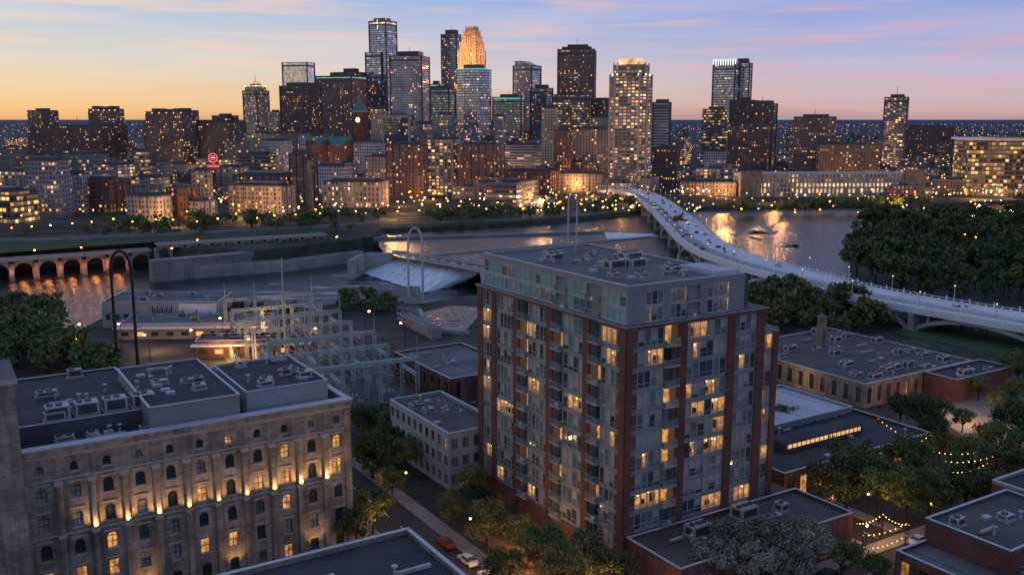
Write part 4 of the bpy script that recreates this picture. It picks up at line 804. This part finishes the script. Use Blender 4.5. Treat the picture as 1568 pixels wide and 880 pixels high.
# spillway
mb=MB(); tA,tB=np.array([*G(600,386,-3),-2.9]),np.array([*G(742,410,-3),-2.9]); bA,bB=np.array([*G(533,412,-13),-12.7]),np.array([*G(650,449,-13),-12.7]); bC=np.array([*G(705,437,-13),-12.7])
n=24
def bot(t): return bA*(1-t/.75)+bB*t/.75 if t<.75 else bB*(1-(t-.75)/.25)+bC*(t-.75)/.25
for i in range(n):
    for j in range(8):
        def pt(t,s):
            a=tA*(1-t)+tB*t; b=bot(t); p=a*(1-s)+b*s; p[2]=-2.9-9.8*(s**.8) + (0.25*math.sin(t*57+s*3)); return tuple(p)
        t0,t1,s0,s1=i/n,(i+1)/n,j/8,(j+1)/8; mb.face([pt(t0,s0),pt(t1,s0),pt(t1,s1),pt(t0,s1)],'foam',[(t0*60,s0*30),(t1*60,s0*30),(t1*60,s1*30),(t0*60,s1*30)])
mb.build('spillway_waterfall')
wallseg('dam_crest',[G(600,385,-3),G(742,408,-3)],-2.2,-8,1.2,'concrete'); wallseg('dam_crest',[G(660,392,-3),G(900,372,-3),G(1010,362,-3)],-2.3,-8,1.5,'concrete')
poly('foam_patch',[G(925,356,-3),G(1000,358,-3),G(1010,363,-3),G(930,366,-3)],-2.95,'foam')
for k in range(7):
    u=R.uniform(1110,1230); v=R.uniform(350,380); p=[G(u+R.uniform(-26,26)*math.cos(a),v+R.uniform(2,5)*math.sin(a),-3) for a in [i*math.pi/4 for i in range(8)]]
    poly('rock_shoal',p,-2.9,'concrete_dark')
# ------------------------------------------------ hairpin transmission poles
def hairpin(u,vt,vb,du,r,m):
    mb=MB(); x,y=G(u,vb,0); z=ZAT(vt,y); w=du/F*y/2
    for s in(-1,1): mb.cyl(Fr(x+s*w,y,0),0,0,r*1.4,0,z-w*2,m,10,r)
    prev=None
    for i in range(13):
        t=math.pi*i/12; c=(x-w*math.cos(t),y,z-w*2+w*2*math.sin(t))
        if prev: mb.beam(prev,c,r*1.8,m)
        prev=c
    for k in range(5): zz=z-w*2-k*z*.12; mb.beam((x-w-1.6,y,zz),(x-w,y,zz+.4),.2,m); mb.beam((x+w+1.6,y,zz),(x+w,y,zz+.4),.2,m); mb.beam((x-w-1.5,y,zz-1),(x-w-1.5,y,zz),.25,'steel_black')
    mb.build('transmission_pylon'); return (x,y,z,w)
a=hairpin(196,384,562,32,.4,'steel_black'); b=hairpin(637,349,462,22,.42,'steel_pole'); c=hairpin(876,297,405,13,.4,'steel_pole')
mb=MB()
for p,q in ((a,b),(b,c)):
    for s in(-1,1):
        for k in range(3):
            prev=None
            for i in range(15):
                t=i/14; z=(p[2]*(1-t)+q[2]*t)*(.93-k*.12)-6*4*t*(1-t)*.6; cc=(p[0]*(1-t)+q[0]*t+s*(p[3]*(1-t)+q[3]*t+1.5),p[1]*(1-t)+q[1]*t,z)
                if prev: mb.beam(prev,cc,.05,'steel_black')
                prev=cc
mb.build('power_lines')
for (u,v0,v1) in ((438,560,395),(470,566,470),(540,590,500)):
    mb=MB(); x,y=G(u,v0); mb.cyl(Fr(x,y,0),0,0,.3,0,ZAT(v1,y),'steel_galv',8,.18); mb.beam((x-2,y,ZAT(v1+7,y)),(x+2,y,ZAT(v1+7,y)),.2,'steel_galv'); mb.build('light_mast')
# ------------------------------------------------ substation lattice
def lattice(mb,p,q,w,m='steel_galv',bw=.19):
    p=np.array(p,float);q=np.array(q,float);d=q-p;L=np.linalg.norm(d);d/=L; up=np.array([0,0,1.]) if abs(d[2])<.9 else np.array([1.,0,0]); x=np.cross(d,up);x/=np.linalg.norm(x);y=np.cross(d,x)
    n=max(2,int(L/(w*1.3))); C=[(-1,-1),(1,-1),(1,1),(-1,1)]
    cor=lambda k,c: p+d*L*k/n+x*c[0]*w/2+y*c[1]*w/2
    for c in C: mb.beam(cor(0,c),cor(n,c),bw,m)
    for k in range(n):
        for j in range(4): mb.beam(cor(k,C[j]),cor(k+1,C[(j+1)%4]),bw*.7,m)
mb=MB(); g0=G(640,622,0); g1=G(455,486,0); SA=math.atan2(g1[1]-g0[1],g1[0]-g0[0]); SL=math.dist(g0,g1); SF=Fr(*g0,SA)
nu=int(SL/11.5)
for i in range(nu):
    for j in range(4):
        p=SF.p(i*11.5,j*10,0); h=(13,10,11.5)[i%3]; lattice(mb,p,(p[0],p[1],h),.8)
        if j<3: q=SF.p(i*11.5,(j+1)*10,h); lattice(mb,(p[0],p[1],h),q,.8)
        if i%3==0: mb.beam((p[0],p[1],h),(p[0],p[1],h+6),.25,'steel_galv',.08)
        if i<nu-1 and (i+j)%2==0: q=SF.p((i+1)*11.5,j*10,8.5); lattice(mb,(p[0],p[1],8.5),q,.6)
        for k in range(3): c=SF.p(i*11.5+3+k*3,j*10+4,0); mb.box(Fr(c[0],c[1],.5),-.3,.3,-.3,.3,0,3,'steel_galv'); mb.cyl(Fr(c[0],c[1],0),0,0,.15,3,5,'concrete_dark',6)
    for j in range(3):
        if R.random()<.5: c=SF.p(i*11.5+7,j*10+6,0); f2=Fr(c[0],c[1],.6); mb.box(f2,-2,2,-1.4,1.4,.3,3.4,'panel'); mb.cyl(f2,0,0,.4,3.4,4.6,'concrete_dark',8); mb.cyl(f2,1.2,0,.3,3.4,4.4,'concrete_dark',8)
        if i<nu-1:
            for oo in (3,5,7): prev=SF.p(i*11.5,j*10+oo,9.5); q=SF.p((i+1)*11.5,j*10+oo,9.5); md=SF.p(i*11.5+5.7,j*10+oo,8.6); mb.beam(prev,md,.07,'steel_galv'); mb.beam(md,q,.07,'steel_galv')
mb.build('electrical_substation')
poly('gravel_yard',[SF.p(-5,-5,0)[:2],SF.p(SL+4,-5,0)[:2],SF.p(SL+4,36,0)[:2],SF.p(-5,36,0)[:2]],.14,'roof_brown')
# ------------------------------------------------ left river-side buildings
def blk(name,u0,u1,v,z,dep,wall,roof,ang=3,extra=None):
    x0,y0=G(u0,v,0); x1,y1=G(u1,v,0); w=x1-x0; fr=Fr(x0,y0,math.radians(ang)); mb=MB(); mb.box(fr,0,w,0,dep,0,z,wall,top=roof); parapet(mb,fr,-.05,w+.05,-.05,dep+.05,z,.5,.3,wall if wall in('panel','redbrick','concrete') else 'concrete'); roofclutter(mb,fr,1,w-1,1,dep-1,z,9,1.0)
    if extra: extra(mb,fr,w,dep,z)
    mb.build(name)
def mural(mb,fr,w,d,z):
    mb.box(fr,w*.42,w*.62,-.15,-.02,1.5,z-.6,'panel_light'); mb.box(fr,w*.66,w*.98,-.15,-.02,1,z-.3,'white_paint')
    for i in range(9): mb.box(fr,w*(.43+.02*i),w*(.44+.02*i),-.22,-.16,2+(i%3),z-1.2-(i%2),'frame')
    for i in range(12): a=w*(.68+.024*i); mb.box(fr,a,a+.5,-.22,-.16,1.5+R.uniform(0,3),3.5+R.uniform(0,3.5),R.choice(['frame','car_grey','green_copper']))
    for i in range(6): mb.box(fr,w*.03+i*3.2,w*.03+i*3.2+1.6,-.1,-.02,3,5,'glass_a')
blk('mural_building',158,335,502,9,20,'concrete','roof_grey',2,mural)
def strip(mb,fr,w,d,z):
    for i in range(int(w/5)): mb.box(fr,i*5+1,i*5+3.4,-.1,-.02,1.2,2.6,'strip_warm' if i%4==1 else 'glass_a')
    mb.box(fr,-1,w+1,-2.5,0,z-.9,z-.5,'white_paint',bot=True)
blk('hydro_plant_building',182,405,520,5,16,'concrete','roof_grey',3,strip); blk('hydro_plant_building',300,470,548,5.0,10,'redbrick','roof_brown',6,strip); blk('service_building',560,640,455,3,8,'concrete','roof_grey',-4)
mb=MB(); p=G(612,482,3); q=G(660,505,3)
for o in (0,4):
    A=(p[0]+o,p[1],1.5);B=(q[0]+o,q[1],1.5); lattice(mb,(A[0],A[1],3),(B[0],B[1],3),2.2,'concrete',.25)
mb.beam((p[0]+2,p[1],1.6),(q[0]+2,q[1],1.6),3.6,'concrete_dark'); mb.build('truss_footbridge')
poly('river_water',[G(655,510),G(715,505),G(745,470),G(690,468),G(640,480)],.05,'water'); wallseg('canal_wall',[G(560,470),G(640,478),G(655,508),G(715,512)],1.2,-1,1.5,'concrete')
# parkway on far bank
mb=MB(); pts=[G(u,v,0) for u,v in [(-100,362),(200,352),(450,342),(700,330),(950,314)]]
for i in range(len(pts)-1):
    p=np.array(pts[i]);q=np.array(pts[i+1]);d=(q-p)/np.linalg.norm(q-p);n_=np.array([-d[1],d[0]])*5
    mb.face([(*(p-n_),.12),(*(q-n_),.12),(*(q+n_),.12),(*(p+n_),.12)],'asphalt'); mb.face([(*(p-n_*.02),.13),(*(q-n_*.02),.13),(*(q+n_*.02),.13),(*(p+n_*.02),.13)],'paint')
mb.build('parkway_road')
poly('grass_bank',[G(-60,392,0),G(-60,366,0),G(330,354,0),G(560,345,0),G(560,352,0),G(330,364,0)],.11,'grass')
# ------------------------------------------------ TREES
def treeproto(seed,h,cr_,nl,ls,leaf='leaf_a',ncl=18,trunk=True):
    r=np.random.RandomState(seed); V=[];Fc=[];Mi=[]
    def prism(p,q,w0,w1,n=5):
        p=np.array(p);q=np.array(q);d=q-p;d=d/np.linalg.norm(d);up=np.array([1.,0,0]) if abs(d[2])>.8 else np.array([0,0,1.]);x=np.cross(d,up);x/=np.linalg.norm(x);y=np.cross(d,x);b=len(V)
        for c,w in((p,w0),(q,w1)):
            for i in range(n): a=2*math.pi*i/n; V.append(c+x*w*math.cos(a)+y*w*math.sin(a))
        for i in range(n): Fc.append((b+i,b+(i+1)%n,b+n+(i+1)%n,b+n+i)); Mi.append(1)
    if trunk: prism((0,0,0),(0,0,h*.45),h*.028,h*.018)
    cl=[]
    for i in range(ncl):
        a=r.uniform(0,2*math.pi); e=r.uniform(-.35,1.0); rad=r.uniform(.45,.95); c=np.array([math.cos(a)*cr_*rad*math.sqrt(max(.05,1-max(0,e)**2*.8)),math.sin(a)*cr_*rad*math.sqrt(max(.05,1-max(0,e)**2*.8)),h*.6+e*h*.32]); s=cr_*r.uniform(.2,.4); cl.append((c,s))
        if trunk: prism((0,0,h*r.uniform(.25,.45)),tuple(c),h*.01,h*.003,4)
    per=nl//ncl
    for c,s in cl:
        D=r.normal(size=(per,3)); D/=np.linalg.norm(D,axis=1)[:,None]; rr=s*(r.uniform(.35,1.15,per)); Pc=c+D*rr[:,None]*np.array([1,1,.8])
        A=r.normal(size=(per,3)); A/=np.linalg.norm(A,axis=1)[:,None]; B=np.cross(A,D+r.normal(scale=.5,size=(per,3))); B/=np.linalg.norm(B,axis=1)[:,None]+1e-6
        sz=ls*r.uniform(.6,1.3,per)[:,None]; b=len(V)
        q=np.stack([Pc-A*sz*.5,Pc-B*sz*.35,Pc+A*sz*.5,Pc+B*sz*.35],1).reshape(-1,3); V.extend(list(q)); Fc.extend([(b+4*k,b+4*k+1,b+4*k+2,b+4*k+3) for k in range(per)]); Mi.extend([0]*per)
    return np.array(V),np.array(Fc),np.array(Mi),leaf
def tmesh(pr,name):
    me=bpy.data.meshes.new(name); me.from_pydata(pr[0].tolist(),[],pr[1].tolist()); me.materials.append(MATS[pr[3]]); me.materials.append(MATS['bark']); me.polygons.foreach_set('material_index',pr[2]); me.update(); return me
TR=[tmesh(treeproto(s,10,4.3,5200,.42,lf,26),'deciduous_tree') for s,lf in ((1,'leaf_a'),(2,'leaf_b'),(3,'leaf_a'),(4,'leaf_b'))]; TG=tmesh(treeproto(9,10,4.6,6000,.4,'leaf_c',26),'deciduous_tree')
def tree(u,v,hgt,me=None,zc=None):
    """canopy centre seen on bearing (u,v); canopy centre is .6 of the height"""
    x,y=G(u,v,hgt*.6); inst('deciduous_tree',me or R.choice(TR),(x,y,0),R.uniform(0,6),hgt/10*R.uniform(.95,1.05))
for u,v,h in [(570,775,9),(545,800,8),(600,650,9),(570,690,10),(620,690,8),(690,770,8),(725,735,7),(745,795,10),(830,835,11),(790,810,8),(900,845,9),(860,870,10),(940,870,8),(775,872,8),(560,640,9),(610,670,7),
  (1300,715,15),(1350,735,14),(1270,740,12),(1390,700,12),(1410,625,11),(1440,630,9),(1380,620,9),(1490,700,12),(1530,680,12),(1480,745,10),(1515,745,10),(1565,650,14),(1560,720,11),(1440,680,8),(1200,640,8),(1290,850,8),(1560,560,11),(1430,655,8),(1340,870,6),(1475,640,6),(1530,615,7),(1500,590,7),(1555,600,9),(1425,745,11),(1390,755,10),
  (690,590,7),(660,600,7),(600,735,7)]: tree(u,v,h)
for u,v,h in [(1125,835,10),(1185,830,11),(1235,835,10),(1095,860,9),(1160,865,9),(1215,870,9)]: tree(u,v,h,TG)
def mass(name,places,proto_seed,h0=10,nl=420,ls=1.25,leaf='leaf_a',cr_=4.8):
    prs=[treeproto(proto_seed+k,10,cr_,nl,ls,leaf,14,True) for k in range(3)]; VV=[];FF=[];MM=[];off=0
    for i,(x,y,z,s) in enumerate(places):
        v,f,m_,_=prs[i%3]; a=R.uniform(0,6.28); c,n=math.cos(a),math.sin(a); q=v.copy(); q[:,0],q[:,1]=v[:,0]*c-v[:,1]*n,v[:,0]*n+v[:,1]*c; q*=s/10; q+=np.array([x,y,z]); VV.append(q);FF.append(f+off);MM.append(m_);off+=len(v)
    V=np.concatenate(VV);Fc=np.concatenate(FF);Mi=np.concatenate(MM); me=bpy.data.meshes.new(name); me.vertices.add(len(V)); me.vertices.foreach_set('co',V.ravel().astype(np.float32)); me.loops.add(len(Fc)*4); me.loops.foreach_set('vertex_index',Fc.ravel().astype(np.int32)); me.polygons.add(len(Fc)); me.polygons.foreach_set('loop_start',np.arange(0,len(Fc)*4,4,dtype=np.int32)); me.polygons.foreach_set('loop_total',np.full(len(Fc),4,np.int32)); me.materials.append(MATS[leaf]); me.materials.append(MATS['bark']); me.polygons.foreach_set('material_index',Mi.astype(np.int32)); me.update(calc_edges=True); me.validate()
    ob=bpy.data.objects.new(name,me); scene.collection.objects.link(ob)
def scatter(polys,n,smin,smax):
    out=[]
    for pl in polys:
        P_=[G(u,v,4) for u,v in pl]; xs=[p[0] for p in P_];ys=[p[1] for p in P_]; k=0;t=0
        while k<n and t<n*30:
            t+=1; x=R.uniform(min(xs),max(xs));y=R.uniform(min(ys),max(ys))
            if inpoly(np.array([x]),np.array([y]),P_)[0]: out.append((x,y,-.3,R.uniform(smin,smax)));k+=1
    return out
mass('riverside_woods',scatter([[(1330,340),(1700,330),(1700,470),(1560,462),(1370,442),(1312,420),(1300,360)]],280,7,18),20)
mass('riverside_woods',scatter([[(1150,450),(1230,447),(1360,470),(1375,490),(1290,500),(1195,498),(1150,480)]],85,6,13),30,leaf='leaf_b')
mass('park_trees',scatter([[(1400,474),(1568,498),(1568,506),(1410,486)],[(1590,520),(1640,520),(1640,560),(1580,552)]],14,6,9),35)
mass('riverside_woods',scatter([[(-60,465),(90,470),(120,520),(110,560),(-60,560)]],80,7,12),40)
mass('riverside_shrubs',scatter([[(340,462),(480,468),(470,482),(345,482)],[(530,445),(600,450),(600,470),(520,468)],[(100,525),(180,530),(180,560),(110,560)],[(560,625),(600,630),(590,720),(560,700)],[(0,350),(560,340),(560,346),(0,358)]],22,4,8),50)
mass('riverbank_trees',scatter([[(650,322),(800,318),(970,306),(970,316),(800,330),(650,336)],[(1090,316),(1300,310),(1420,306),(1420,312),(1300,316),(1090,320)],[(120,338),(520,326),(600,324),(600,332),(400,342),(120,352)]],70,6,11),60,nl=240,ls=1.7)
mass('distant_trees',scatter([[(-50,190),(1600,190),(1650,280),(1000,275),(700,260),(-50,330)]],800,9,16),70,nl=90,ls=3.2,cr_=5.5)
mass('distant_trees',scatter([[(1280,205),(1650,205),(1700,312),(1400,305),(1280,262)]],220,8,13),80,nl=120,ls=2.6,cr_=5.5)
